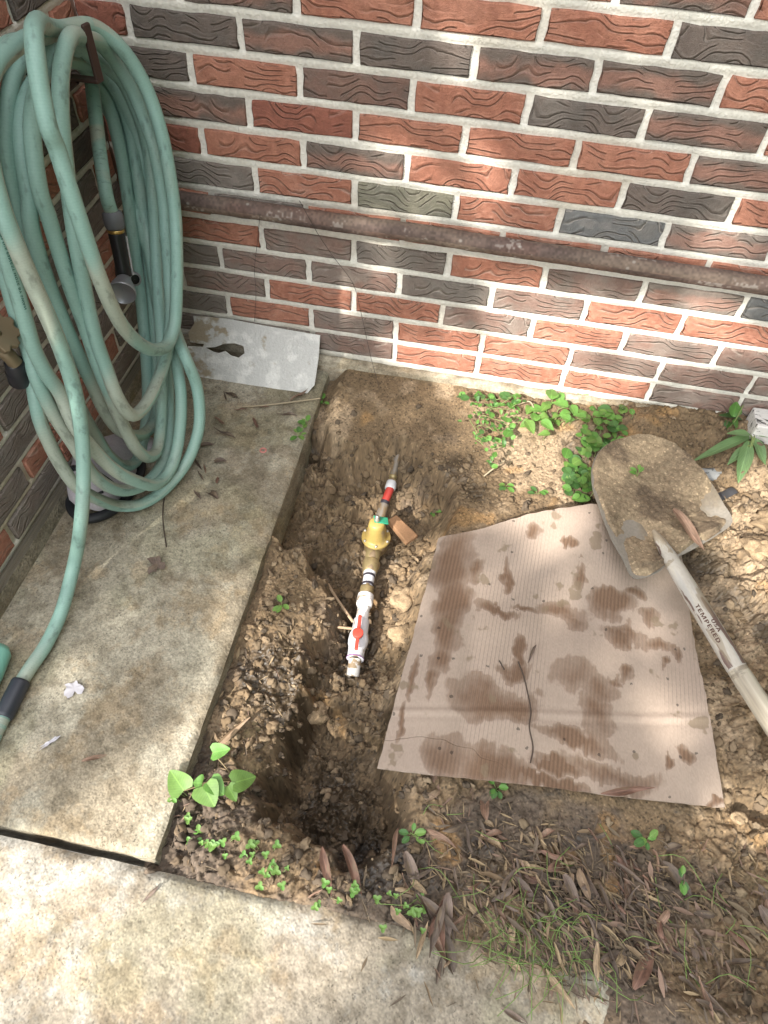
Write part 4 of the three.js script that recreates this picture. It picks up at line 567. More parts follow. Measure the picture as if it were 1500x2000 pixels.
  const wood = tex(256, 1024, (u, v, o) => { const g = fbm(u * 26, v * 5, 3, 1061), f = fbm(u * 60, v * 12, 2, 1065), d = sstep(.0, .5, fbm(u * 4, v * 16, 4, 1067)), k = 1 + .22 * g + .14 * f; o[0] = lerp(.36, .22, d) * k; o[1] = lerp(.32, .185, d) * k; o[2] = lerp(.255, .14, d) * k; });
  const hd = e.clone().sub(s).normalize(), hs = s.clone().addScaledVector(hd, -.004), he = s.clone().addScaledVector(hd, .95);
  mesh('wooden_handle', turned(hs.toArray(), he.toArray(), [[0, .001], [0, .0165], [.003, .0178], [.02, .0186], [.6, .0178], [.94, .0172], [.95, .001]], 28), std({ map: wood, roughness: .75 }), t);
  // stamped words on the socket
  const cv = document.createElement('canvas'); cv.width = 512; cv.height = 160; const cx = cv.getContext('2d'); cx.clearRect(0, 0, 512, 160); cx.fillStyle = '#4a3026'; cx.font = 'bold 74px sans-serif'; cx.textBaseline = 'middle'; cx.fillText('TEMPERED', 24, 116, 460); cx.font = 'bold 66px sans-serif'; cx.fillText('USA', 190, 40);
  const ct = new THREE.CanvasTexture(cv); ct.colorSpace = THREE.SRGBColorSpace;
  const up = V(0, 1, 0).addScaledVector(dir, -dir.y).normalize(), side = dir.clone().cross(up).normalize(); const lp = [], lu = [], li = [];
  for (let i = 0; i <= 10; i++) for (let j = 0; j <= 8; j++) { const along = lerp(.085, .195, i / 10), r = lerp(.0180, .0186, clamp((along / L1 - .4) / .6)) + .0004, an = lerp(-1.10, .12, j / 8); const q = top.clone().addScaledVector(dir, along).addScaledVector(up, r * Math.cos(an)).addScaledVector(side, -r * Math.sin(an)); lp.push(q.x, q.y, q.z); lu.push(i / 10, j / 8); if (i < 10 && j < 8) { const k = i * 9 + j; li.push(k, k + 9, k + 1, k + 1, k + 9, k + 10); } }
  mesh('stamped_words', geom(lp, li, lu), std({ map: ct, transparent: true, alphaTest: .3, roughness: .7, side: THREE.DoubleSide }), t);
}

// ---------------------------------------------------------------- leaves: shared shapes
function leafGeo(shape, wr, fold, curl, n = 6, wav = 0) {  // unit length along +z, base at the origin
  const pos = [], uv = [], idx = [];
  const wf = { lance: (t) => Math.pow(Math.sin(Math.PI * Math.pow(t, .8)), .85), ovate: (t) => Math.pow(Math.sin(Math.PI * Math.pow(t, .62)), .8), round: (t) => Math.sqrt(Math.max(0, 1 - (2 * t - 1) ** 2)), heart: (t) => Math.pow(Math.sin(Math.PI * Math.pow(t, .45)), .62) }[shape];
  for (let i = 0; i <= n; i++) { const t = i / n, w = Math.max(.012, wf(clamp(t, .02, .985))) * wr / 2, y = -curl * t * t + wav * Math.sin(t * 7); for (const s of [-1, -.5, 0, .5, 1]) { const a = Math.abs(s); pos.push(s * w, y + fold * a * w + wav * .6 * Math.sin(t * 9 + s * 2) * a, t - (shape === 'heart' ? .10 * a * (1 - t) * (1 - t) : 0)); uv.push(.5 + s * .5 * (w * 2 / wr), t); } }
  for (let i = 0; i < n; i++) for (let j = 0; j < 4; j++) { const a = i * 5 + j, b = a + 5; idx.push(a, b, a + 1, a + 1, b, b + 1); }
  return geom(pos, idx, uv);
}
const leafTex = (r, g, b, vein, seed) => tex(96, 160, (u, v, o) => {
  const s = Math.abs(u - .5), mid = sstep(.03, .012, s), vn = Math.sin((v * 9 - s * 7) * Math.PI) ** 2, ven = sstep(.93, .99, vn) * .5, n = fbm(u * 8, v * 10, 3, seed), k = 1 + .16 * n + vein * (mid + ven); o[0] = r * k; o[1] = g * k; o[2] = b * k;
}, true, false);
const green = (r, g, b, seed) => new THREE.MeshPhysicalMaterial({ map: leafTex(r, g, b, .45, seed), roughness: .55, transmission: .25, thickness: 0, side: THREE.DoubleSide });
const GREEN = [green(.085, .21, .035, 1), green(.12, .27, .05, 2), green(.06, .15, .035, 3), green(.135, .25, .05, 4)];
const PALEGREEN = green(.15, .25, .10, 5);
const stemM = std({ color: rgb(.20, .25, .09), roughness: .7 }), stemB = std({ color: rgb(.24, .18, .10), roughness: .8 });
const LG = { nettle: leafGeo('ovate', .68, .35, .18, 7, .02), lance: leafGeo('lance', .30, .4, .12, 8, .015), heart: leafGeo('heart', 1.0, .22, .10, 7, .02), round: leafGeo('round', .9, .2, .08, 5, .01), clover: leafGeo('round', .95, .35, .05, 4) };
const UP = V(0, 1, 0);
function orient(m, from, to, len, width, roll = 0) {  // lay a unit leaf from -> to
  const a = V(...from), d = V(...to).sub(a), L = d.length(); d.normalize(); const x = UP.clone().cross(d).normalize(), y = d.clone().cross(x);
  m.quaternion.setFromRotationMatrix(new THREE.Matrix4().makeBasis(x, y, d)); m.rotateZ(roll); m.position.copy(a); m.scale.set(width, (width + L) * .5, L); return m;
}
function leafBy(parent, base, geo, mat, from, to, wScale, roll) { const m = mesh('leaf', geo, mat, parent); const o = V(...base); orient(m, V(...from).sub(o).toArray(), V(...to).sub(o).toArray(), 1, wScale, roll); return m; }
const stemSet = (list, r, parent, mat = stemM) => list.forEach((p) => mesh('stem', tube(p, r, 8, 5), mat, parent));

{ // weed with long leaves at the right
  const B = [1.515, ground(1.515, .11), .11], t = thing('broad_weed', 'large leaved pale green weed at the right behind the shovel blade', 'weed', B);
  for (const q of PT.bigWeed) leafBy(t, B, LG.lance, PALEGREEN, q.slice(0, 3), q.slice(3, 6), q[6] / .30, 0);
  stemSet(PT.bigWeed.map((q) => [[0, 0, 0], V(q[0], q[1], q[2]).sub(V(...B)).multiplyScalar(.6).add(V(0, .012, 0)).toArray(), V(q[0], q[1], q[2]).sub(V(...B)).toArray()]), .0016, t);
}
{ // nettle beside it
  const q0 = PT.nettle[0], B = [q0[0], ground(q0[0], q0[2]), q0[2] + .01], t = thing('nettle_weed', 'upright bright green nettle against the wall at right', 'weed', B);
  PT.nettle.forEach((q, i) => leafBy(t, B, LG.nettle, GREEN[i % 2 ? 0 : 2], q.slice(0, 3), q.slice(3, 6), q[6] / .68, 0));
  stemSet([[[0, 0, 0], [.002, .03, .002], [0, .075, 0]]], .0016, t);
}
{ // bright cluster by the footing
  const R = rng(71), c = PT.bright[3], B = [c[0], ground(c[0], c[2]), c[2]], t = thing('nettle_weed', 'sunlit cluster of broad nettle leaves beside the wall footing', 'weed', B);
  const st = []; for (let [x, y, z, s] of [...PT.bright, ...PT.bright.map(([x, y, z, s], i) => [x + .022 * Math.cos(i * 2.4), y - .012, z + .02 * Math.sin(i * 2.4), s * .8])]) { s *= 1.3; const a = R() * 6.28, gy = ground(x, z, false), h = Math.max(gy + .012, y); const dx = Math.cos(a) * s * .5, dz = Math.sin(a) * s * .5; leafBy(t, B, LG.nettle, GREEN[R() < .6 ? 1 : 3], [x - dx, h, z - dz], [x + dx, h - .004 + R() * .01, z + dz], s * .78 / .68, (R() - .5) * .5); st.push([[x - dx - B[0], h - B[1], z - dz - B[2]], [(x - B[0]) * .8, (gy + h) / 2 - B[1], (z - B[2]) * .8], [(x - B[0]) * .7, gy - B[1] - .003, (z - B[2]) * .7]]); }
  stemSet(st, .0011, t);
}
{ // trailing weed left of it
  const R = rng(73), c = PT.trail[12], B = [c[0], ground(c[0], c[2]), c[2]], t = thing('trailing_weed', 'trailing small leaved weed spilling from wall footing toward the pit', 'weed', B);
  const st = []; let prev = null; for (let [x, y, z, s] of PT.trail) { s *= 1.15; const gy = ground(x, z, false); for (let k = 0; k < 4; k++) { const a = R() * 6.28, X = x + (R() - .5) * .018 * k, Z = z + (R() - .5) * .018 * k, h = Math.max(gy + .006, y) + .008 * R(), S = s * (.7 + .4 * R()) * (k ? .6 : 1), dx = Math.cos(a) * S * .5, dz = Math.sin(a) * S * .5; leafBy(t, B, R() < .5 ? LG.nettle : LG.round, GREEN[[0, 1, 2, 0][Math.floor(R() * 4)]], [X - dx, h, Z - dz], [X + dx, h + (R() - .6) * .012, Z + dz], S * .8 / .8, (R() - .5) * .7); } const cur = [x - B[0], Math.max(gy + .004, y - .008) - B[1], z - B[2]]; if (prev && dist3(prev, cur) < .09) st.push([prev, [(prev[0] + cur[0]) / 2, (prev[1] + cur[1]) / 2 + .006, (prev[2] + cur[2]) / 2 + .004], cur]); prev = cur; }
  stemSet(st, .0009, t);
}
{ // creeping patch between that and the shovel
  const R = rng(79), B = [1.16, ground(1.16, .15), .15], t = thing('creeping_weed', 'creeping round leaved weed patch left of the shovel blade', 'weed', B); const st = [];
  for (let i = 0; i < 130; i++) { const v = R(), x = lerp(1.10, 1.23, R() * .8 + .2 * R()) - .03 * v + .03 * (1 - v) * R(), z = .03 + .27 * v + .015 * R(); if (x < 1.14 && z < .13 && R() < .5) continue; const a = R() * 6.28, s = .016 + .022 * R() * R(), gy = ground(x, z, false) + .008 + .016 * R(), dx = Math.cos(a) * s * .5, dz = Math.sin(a) * s * .5; leafBy(t, B, LG.round, GREEN[Math.floor(R() * 4)], [x - dx, gy, z - dz], [x + dx, gy + (R() - .5) * .01, z + dz], s * 1.05, (R() - .5) * .6); if (i % 3 === 0) st.push([[x - B[0], gy - B[1], z - B[2]], [x - B[0] + .004, gy - .006 - B[1], z - B[2] + .006], [x - B[0] + .012 * (R() - .5), gy - .02 - B[1], z - B[2] + .015]]); }
  stemSet(st, .0008, t);
}
{ // heart leaved weed on the corner of the path
  const B = [.545, ground(.545, 1.05) , 1.05], t = thing('heart_leaf_weed', 'heart leaved weed leaning over the concrete path edge near the pit', 'weed', B);
  const st = []; PT.heart.forEach((q, i) => { q = q.slice(); const lo = i === 0 ? .012 : ground(q[0], q[2], false) + .012; q[1] = Math.max(q[1], lo); q[4] = Math.max(q[4], (i === 0 ? .012 : ground(q[3], q[5], false)) + .008); leafBy(t, B, LG.heart, GREEN[i % 2 ? 1 : 3], q.slice(0, 3), q.slice(3, 6), q[6], .1 * (i % 3 - 1)); st.push([[0, 0, 0], [(q[0] - B[0]) * .5, (q[1] - B[1]) * .5 + .012, (q[2] - B[2]) * .5], [q[0] - B[0], q[1] - B[1], q[2] - B[2]]]); });
  stemSet(st, .0012, t, stemB);
}
{ // clovers along the near edge
  const spots = [[.50, 1.145, 7, 'clover sprig in the corner between path and slab'], [.56, 1.155, 12, 'leafy clover clump beside the slab edge left of the pit'], [.635, 1.165, 14, 'pale clover spray on the soil below the pit'], [.655, 1.192, 9, 'clover clump touching the slab edge at the front of the pit'], [.735, 1.195, 5, 'two leaved clover by the slab below the pit corner'], [.775, 1.18, 5, 'clover seedling under the red dry leaves'], [.865, 1.185, 9, 'clover tuft beside the dark leaf pile on the slab edge'], [.845, 1.205, 4, 'lone clover leaf at the slab edge left of the leaf pile'], [.49, 1.10, 5, 'clover sprout under the heart leaved weed'], [.905, 1.21, 6, 'small clover at the slab edge right of the leaf pile']];
  const R = rng(83);
  for (const [x, z, n, label] of spots) {
    const gy = ground(x, z, false), t = thing('clover', label, 'clover', [x, gy, z]), st = [];
    for (let i = 0; i < n * .62; i++) { const a0 = R() * 6.28, d = .034 * Math.sqrt(R()), X = Math.cos(a0) * d, Z = Math.sin(a0) * d * .7, h = .008 + .012 * R(), s = .0045 + .0045 * R(), tw = R() * 2; for (let k = 0; k < 3; k++) { const a = tw + k * 2.09; const m = mesh('leaf', LG.clover, GREEN[R() < .7 ? 3 : 1], t); orient(m, [X, h, Z], [X + Math.cos(a) * s, h + .0015, Z + Math.sin(a) * s], 1, s * .95, 0); } st.push([[X, h, Z], [X * .8, h * .5, Z * .8], [X * .5, -.004, Z * .5]]); }
    stemSet(st, .0006, t);
  }
  const sd = [[.533, .705, 'two leaved seedling on the clay bank beside the path', -.03], [1.235, .27, 'green seedling growing from the mud on the shovel blade', .062], [.86, 1.085, 'torn pale green leaf on dark soil below the cardboard', 0], [.452, .265, 'small sprout at the path edge below the metal sheet', 0], [.462, .225, 'leafy sprout on the path edge beside the metal sheet', 0], [.47, .10, 'tiny sprout in the gap at the sheet corner', 0], [1.24, 1.02, 'green leaf fragment below the cardboard corner', 0], [1.29, 1.07, 'broad green leaf piece among litter at lower right', 0], [.80, .335, 'tiny green seedling on the mud right of the red sleeve', 0], [1.45, 1.2, 'grassy green tuft at the lower right edge', 0], [.99, .985, 'green leaf bit in front of the cardboard near edge', 0], [.955, .30, 'small green sprout on the dry clay left of the cardboard far edge', 0], [1.03, .305, 'pale green sprout row on the dry clay above the cardboard', 0], [1.36, .17, 'greyish seedling on dark soil behind the shovel tip', 0]];
  for (const [x, z, label, yy] of sd) { const gy = yy || Math.max(ground(x, z, false), x < SLAB_X ? .002 : -1), t = thing('seedling', label, 'seedling', [x, gy, z]), st = []; const n = 4 + Math.floor(R() * 4); for (let i = 0; i < n; i++) { const a = R() * 6.28, d = .004 + .012 * R(), h = .006 + .008 * R(), s = .010 + .010 * R(), X = Math.cos(a) * d, Z = Math.sin(a) * d; const m = mesh('leaf', LG.round, GREEN[Math.floor(R() * 4)], t); orient(m, [X * .5, h, Z * .5], [X * .5 + Math.cos(a) * s, h + .003, Z * .5 + Math.sin(a) * s], 1, s * .75, 0); st.push([[0, -.003, 0], [X * .3, h * .6, Z * .3], [X * .5, h, Z * .5]]); } stemSet(st, .0006, t); }
}

// ---------------------------------------------------------------- dry leaves and litter
const dryTex = (r, g, b, seed) => std({ map: tex(64, 160, (u, v, o) => { const mid = sstep(.05, .02, Math.abs(u - .5)), n = fbm(u * 6, v * 9, 3, seed), l = noise(u * 30, v * 3, seed + 3), k = 1 + .4 * n + .18 * l + .25 * mid, md = sstep(.1, .4, fbm(u * 3 + 9, v * 4, 3, seed + 8)) * .6; o[0] = lerp(r * k, .15, md); o[1] = lerp(g * k, .108, md); o[2] = lerp(b * k, .068, md); }, true, false), roughness: .7, side: THREE.DoubleSide });
const DRY = [dryTex(.14, .075, .052, 1), dryTex(.19, .115, .078, 2), dryTex(.125, .090, .072, 3), dryTex(.20, .135, .085, 4), dryTex(.085, .060, .044, 5), dryTex(.26, .185, .11, 6)];
const DG = [leafGeo('lance', .19, .7, .12, 7, .035), leafGeo('lance', .15, 1.1, -.18, 7, .05), leafGeo('ovate', .26, .5, .28, 7, .05), leafGeo('lance', .12, 1.6, .08, 7, .04), leafGeo('round', .34, .8, .2, 6, .05), leafGeo('lance', .22, -.6, .15, 7, .06)];
const TINT = ['reddish brown', 'light brown', 'grey brown', 'tan', 'dark brown', 'straw coloured'], FORM = ['slender', 'rolled', 'broad', 'stringy', 'oval', 'wavy'];
function dry(name, x, y, z, ang, L, tilt, roll, k, m, label, group) { const o = single(name, DG[k], DRY[m], label, 'leaf', group); const d = [Math.cos(ang) * Math.cos(tilt) * L, Math.sin(tilt) * L, Math.sin(ang) * Math.cos(tilt) * L]; orient(o, [x - d[0] / 2, y - d[1] / 2, z - d[2] / 2], [x + d[0] / 2, y + d[1] / 2, z + d[2] / 2], 1, L, roll); return o; }
{
  const R = rng(91);
  const surf = (x, z) => { let y = ground(x, z, false); if (z > SLAB_Z) y = Math.max(y, LOW); if (x < SLAB_X) y = Math.max(y, 0); return y; };
  // singled out leaves
  dry('dry_leaf', 1.20, .022, .955, -.3, .085, .12, .4, 1, 0, 'curled dark brown leaf lying over the near edge of the cardboard');
  dry('dry_leaf', 1.032, .021, .735, 1.9, .045, .05, .2, 3, 2, 'narrow brown leaf lying on the middle of the cardboard');
  dry('dry_leaf', 1.322, .096, .425, 1.05, .11, .06, .3, 0, 1, 'long dry pinkish leaf lying along the shovel socket');
  dry('dry_leaf', .88, surf(.88, .985) + .006, .985, 1.1, .05, .2, .3, 2, 1, 'reddish leaf just under the cardboard bottom left corner');
  dry('dry_leaf', .735, surf(.735, 1.165) + .016, 1.165, 1.15, .075, .25, .2, 0, 0, 'red brown leaf standing beside the pit, left of a pair');
  dry('dry_leaf', .775, surf(.775, 1.155) + .016, 1.155, .95, .08, .2, -.2, 0, 0, 'red brown leaf beside the pit, right of a pair');
  dry('dry_leaf', .835, surf(.835, 1.11) + .012, 1.11, 1.6, .065, .3, .3, 3, 1, 'upright reddish leaf near the near right corner of the pit');
  dry('dry_leaf', .93, surf(.93, 1.235) + .006, 1.235, .75, .075, .0, .1, 0, 1, 'pink brown leaf lying out on the near slab');
  dry('dry_leaf', .515, surf(.515, .97) + .012, .97, -.9, .08, .3, .6, 1, 3, 'tan strip leaf leaning over the path edge above the heart leaved weed');
  for (let i = 0; i < 21; i++) { const [x, , z] = PT.leafSlab[i]; const low = z > SLAB_Z; dry('dry_leaf', x, (low ? LOW : 0) + .004, z, R() * 6.28, .028 + .032 * R(), (R() - .5) * .12, (R() - .5) * .4, Math.floor(R() * 4), [0, 1, 2, 4][Math.floor(R() * 4)], '', 'dry leaves scattered on the concrete'); const o = scene.children[scene.children.length - 1], m = DRY.indexOf(o.material), k = DG.indexOf(o.geometry); o.userData.label = 'small ' + TINT[m] + ' ' + FORM[k] + ' leaf lying on the ' + (low ? 'near slab' : z < .3 ? 'path just below the metal sheet' : z < .6 ? 'path right of the hose coil' : 'path near the black hose sleeve'); }
  for (let i = 0; i < 190; i++) {
    let x, z; if (i < 120) { x = 1.13 + .28 * (R() + R() - 1); z = 1.145 + .13 * (R() + R() - 1); } else { x = lerp(.72, 1.44, R()); z = lerp(1.0, 1.25, R()); }
    if (sdPit(x, z) < .02) continue; if (x > .79 && x < 1.37 && z < 1.01) continue;
    dry('litter_leaf', x, surf(x, z) + .003 + .014 * R() * (i < 120 ? 1 : .5), z, i < 120 && R() < .5 ? .75 + (R() - .5) * 1.2 : R() * 6.28, .022 + .040 * R(), (R() - .5) * .5, (R() - .5) * 1.6, Math.floor(R() * 6), [0, 1, 2, 3, 4, 4, 4, 2, 5][Math.floor(R() * 9)], '', 'fallen leaves in the lower right litter'); const o = scene.children[scene.children.length - 1], m = DRY.indexOf(o.material), k = DG.indexOf(o.geometry); o.userData.label = TINT[m] + ' ' + FORM[k] + ' dry leaf in the litter ' + (z > 1.2 ? (x < 1.0 ? 'along the slab edge' : x < 1.2 ? 'spread over the slab edge' : 'at the bottom right of the slab') : z < 1.06 ? (x < 1.1 ? 'close under the cardboard' : 'below the cardboard right corner') : x < .95 ? 'between the pit and the grass' : x < 1.1 ? 'at the middle left of the heap' : x < 1.25 ? 'at the middle of the heap' : 'at the right of the heap');
  }
  // dark pile on the slab edge
  for (let i = 0; i < 9; i++) dry('pile_leaf', .915 + (R() - .5) * .035, LOW + .02 + .02 * R(), 1.205 + (R() - .5) * .03, 1.2 + (R() - .5) * 1.6, .055 + .02 * R(), .3 * (R() - .3), (R() - .5), i % 4, [4, 0, 2, 4][i % 4], 'dark wet ' + FORM[i % 4] + ' leaf in the small pile on the slab edge, ' + ['lowest', 'middle', 'topmost'][Math.floor(i / 4)] + ' of its kind', 'dark leaf pile on the slab edge');
  // fine shreds: uncountable
  const im = new THREE.InstancedMesh(leafGeo('lance', .12, .6, .08, 3, .03), std({ color: 0xffffff, roughness: .8, side: THREE.DoubleSide }), 3200), M = new THREE.Matrix4(), q = new THREE.Quaternion(), E = new THREE.Euler(), C = new THREE.Color(); let n = 0;
  const cols = [[.13, .095, .06], [.18, .125, .075], [.09, .065, .045], [.26, .19, .11], [.17, .11, .08]];
  for (let i = 0; i < 3000 && n < 1600; i++) {
    let x, z; const k = R(); if (k < .6) { x = 1.13 + .3 * (R() + R() - 1); z = 1.14 + .14 * (R() + R() - 1); } else if (k < .85) { x = lerp(.7, 1.6, R()); z = lerp(1.0, 1.3, R()); } else { x = lerp(.47, .58, R()); z = lerp(.7, 1.2, R()); if (R() < .7) continue; }
    if (sdPit(x, z) < .01 || (x > .79 && x < 1.37 && z < 1.0)) continue; if (z > SLAB_Z && x < 1.05 && R() < .8) continue;
    E.set((R() - .5) * .5, k < .6 ? .85 + (R() - .5) * 2 : R() * 6.28, (R() - .5) * 1.2); q.setFromEuler(E); const L = .014 + .032 * R() * R(); M.compose(V(x, surf(x, z) + .002 + .012 * R() * (k < .6 ? 1 : .3), z), q, V(L * (.6 + 1.9 * R() * R()), L, L)); im.setMatrixAt(n, M); C.setRGB(...cols[Math.floor(R() * 5)]); im.setColorAt(n, C); n++;
  }
  im.count = n; im.name = 'leaf_shreds'; im.userData = { kind: 'stuff', label: 'fine shredded leaf litter over the lower right soil', category: 'litter' }; im.castShadow = im.receiveShadow = true; scene.add(im);
  // thin grass
  const gb = []; for (let i = 0; i < 120; i++) { const c = i < 80, x = c ? 1.06 + .12 * (R() + R() - 1) : lerp(.86, 1.42, R()), z = c ? 1.2 + .05 * (R() - .5) : lerp(1.02, 1.26, R()), y = surf(x, z), a = R() * 6.28, L = .03 + .06 * R(), h = .006 + .025 * R(); gb.push(tube([[x, y - .002, z], [x + Math.cos(a) * L * .45, y + h, z + Math.sin(a) * L * .45], [x + Math.cos(a + .5) * L, y + h * .5 + .003, z + Math.sin(a + .5) * L]], .0006, 6, 4)); }
  const gm = single('thin_grass', mergeGeometries(gb), std({ color: rgb(.13, .20, .05), roughness: .7, side: THREE.DoubleSide }), 'thin green grass strands among the litter at the slab edge', 'grass'); gm.userData.kind = 'stuff';
}

// ---------------------------------------------------------------- crumbs, pebbles, clods
{
  const R = rng(97), lump = (s) => { const g = new THREE.IcosahedronGeometry(1, 2), P = g.attributes.position; for (let i = 0; i < P.count; i++) { const x = P.getX(i), y = P.getY(i), z = P.getZ(i), k = 1 + .55 * noise(x * 1.7 + s, y * 1.7 + z * 1.3, s) + .32 * noise(x * 3.7, y * 3.7 + z * 3.1, s + 3); P.setXYZ(i, x * k, y * k * .75, z * k); } const m = mergeVertices((g.deleteAttribute('uv'), g.deleteAttribute('normal'), g), 1e-4); m.computeVertexNormals(); return m; };
  const cm = std({ color: 0xffffff, roughness: .95 }), kinds = [lump(11), lump(23), lump(37)];
  const cols = [[.21, .147, .088], [.25, .18, .112], [.17, .12, .075], [.12, .088, .06], [.28, .205, .13], [.20, .138, .08]];
  kinds.forEach((g, ki) => {
    const N = 1900, im = new THREE.InstancedMesh(g, cm, N), M = new THREE.Matrix4(), q = new THREE.Quaternion(), E = new THREE.Euler(), C = new THREE.Color(); let n = 0;
    while (n < N) {
      const k = R(); let x, z; if (k < .45) { x = lerp(.48, .88, R()); z = lerp(.2, 1.2, R()); } else if (k < .7) { x = lerp(1.36, 1.7, R()); z = lerp(.1, 1.3, R()); } else { x = lerp(.48, 1.6, R()); z = lerp(.02, 1.25, R()); }
      if (x > .80 && x < 1.35 && z > .36 && z < .98) continue; if (x > .55 && x < .86 && z < .22 && R() < .93) continue;
      const y = ground(x, z, false), s = .0012 + .0085 * R() ** 5; if (z > SLAB_Z && y < LOW) continue;
      E.set(R() * 6, R() * 6, R() * 6); q.setFromEuler(E); M.compose(V(x, y + s * .1 + .001, z), q, V(s, s * (.6 + .5 * R()), s)); im.setMatrixAt(n, M); const c = cols[(z > 1 && R() < .7) ? 2 + Math.floor(R() * 2) : Math.floor(R() * 6)], f = .55 + .45 * R(); C.setRGB(c[0] * f, c[1] * f, c[2] * f); im.setColorAt(n, C); n++;
    }
    im.name = ['soil_crumbs', 'loose_grit', 'clay_crumbs'][ki]; im.userData = { kind: 'stuff', label: ['brown soil crumbs strewn over the dug bed', 'gritty loose earth strewn over the dug bed', 'small clay crumbs strewn over the dug bed'][ki], category: 'soil' }; im.castShadow = im.receiveShadow = true; scene.add(im);
  });
  const clod = [[.775, .034, .60, 'pale sandy clod at the pit edge beside the brass nut'], [.785, .026, .67, 'pale clod lower on the pit edge beside the white pipe'], [.64, .018, .86, 'rounded clod on the deep pit floor'], [1.53, .035, .52, 'large pale clay clod right of the shovel socket'], [1.49, .028, .40, 'clay clod beside the shovel shoulder'], [1.56, .04, .30, 'clay clod behind the shovel at right'], [1.40, .013, .955, 'round clod at the cardboard near right corner'], [1.47, .022, 1.0, 'clay clod at the right edge below the handle'], [.985, .016, .11, 'brown rounded stone among the trailing weed'], [.505, .009, .76, 'ochre pebble at the path edge']];
  const ct = tex(256, 256, (u, v, o) => { const n = fbm(u * 5, v * 5, 4, 1201), f = noise(u * 90, v * 90, 3), f2 = noise(u * 40, v * 40, 4), k = 1 + .2 * f + .2 * f2, d = sstep(-.2, .4, n); o[0] = lerp(.30, .17, d) * k; o[1] = lerp(.215, .118, d) * k; o[2] = lerp(.13, .07, d) * k; });
  const clodM = std({ map: ct, roughness: .95 });
  clod.forEach(([x, r, z, label], i) => { const g = new THREE.IcosahedronGeometry(1, 5), P = g.attributes.position; for (let k = 0; k < P.count; k++) { const a = P.getX(k), b = P.getY(k), c = P.getZ(k), sm = r < .017 ? .35 : 1, q = 1 + .32 * noise(a * 1.5 + i * 3, b * 1.5 + c * 1.2, 41) + sm * (.24 * noise(a * 3.3 + i, b * 3.3 + c * 2.9, 43) + .14 * noise(a * 7 + c * 3, b * 7 + c * 6, 47 + i) + .12 * noise(a * 15 + c * 5, b * 15 + c * 13, 49) + .08 * noise(a * 31 + c * 11, b * 31 + c * 27, 53)); P.setXYZ(k, a * q * r, b * q * r * .6, c * q * r * (1 + .2 * (i % 3 - 1))); } const m = mergeVertices((g.deleteAttribute('normal'), g), 1e-6); m.computeVertexNormals(); const o = single('clod', m, clodM, label, r < .017 && /stone|pebble/.test(label) ? 'stone' : 'clod'); o.position.set(x, ground(x, z, false) - r * .14, z); o.rotation.y = i; });
}

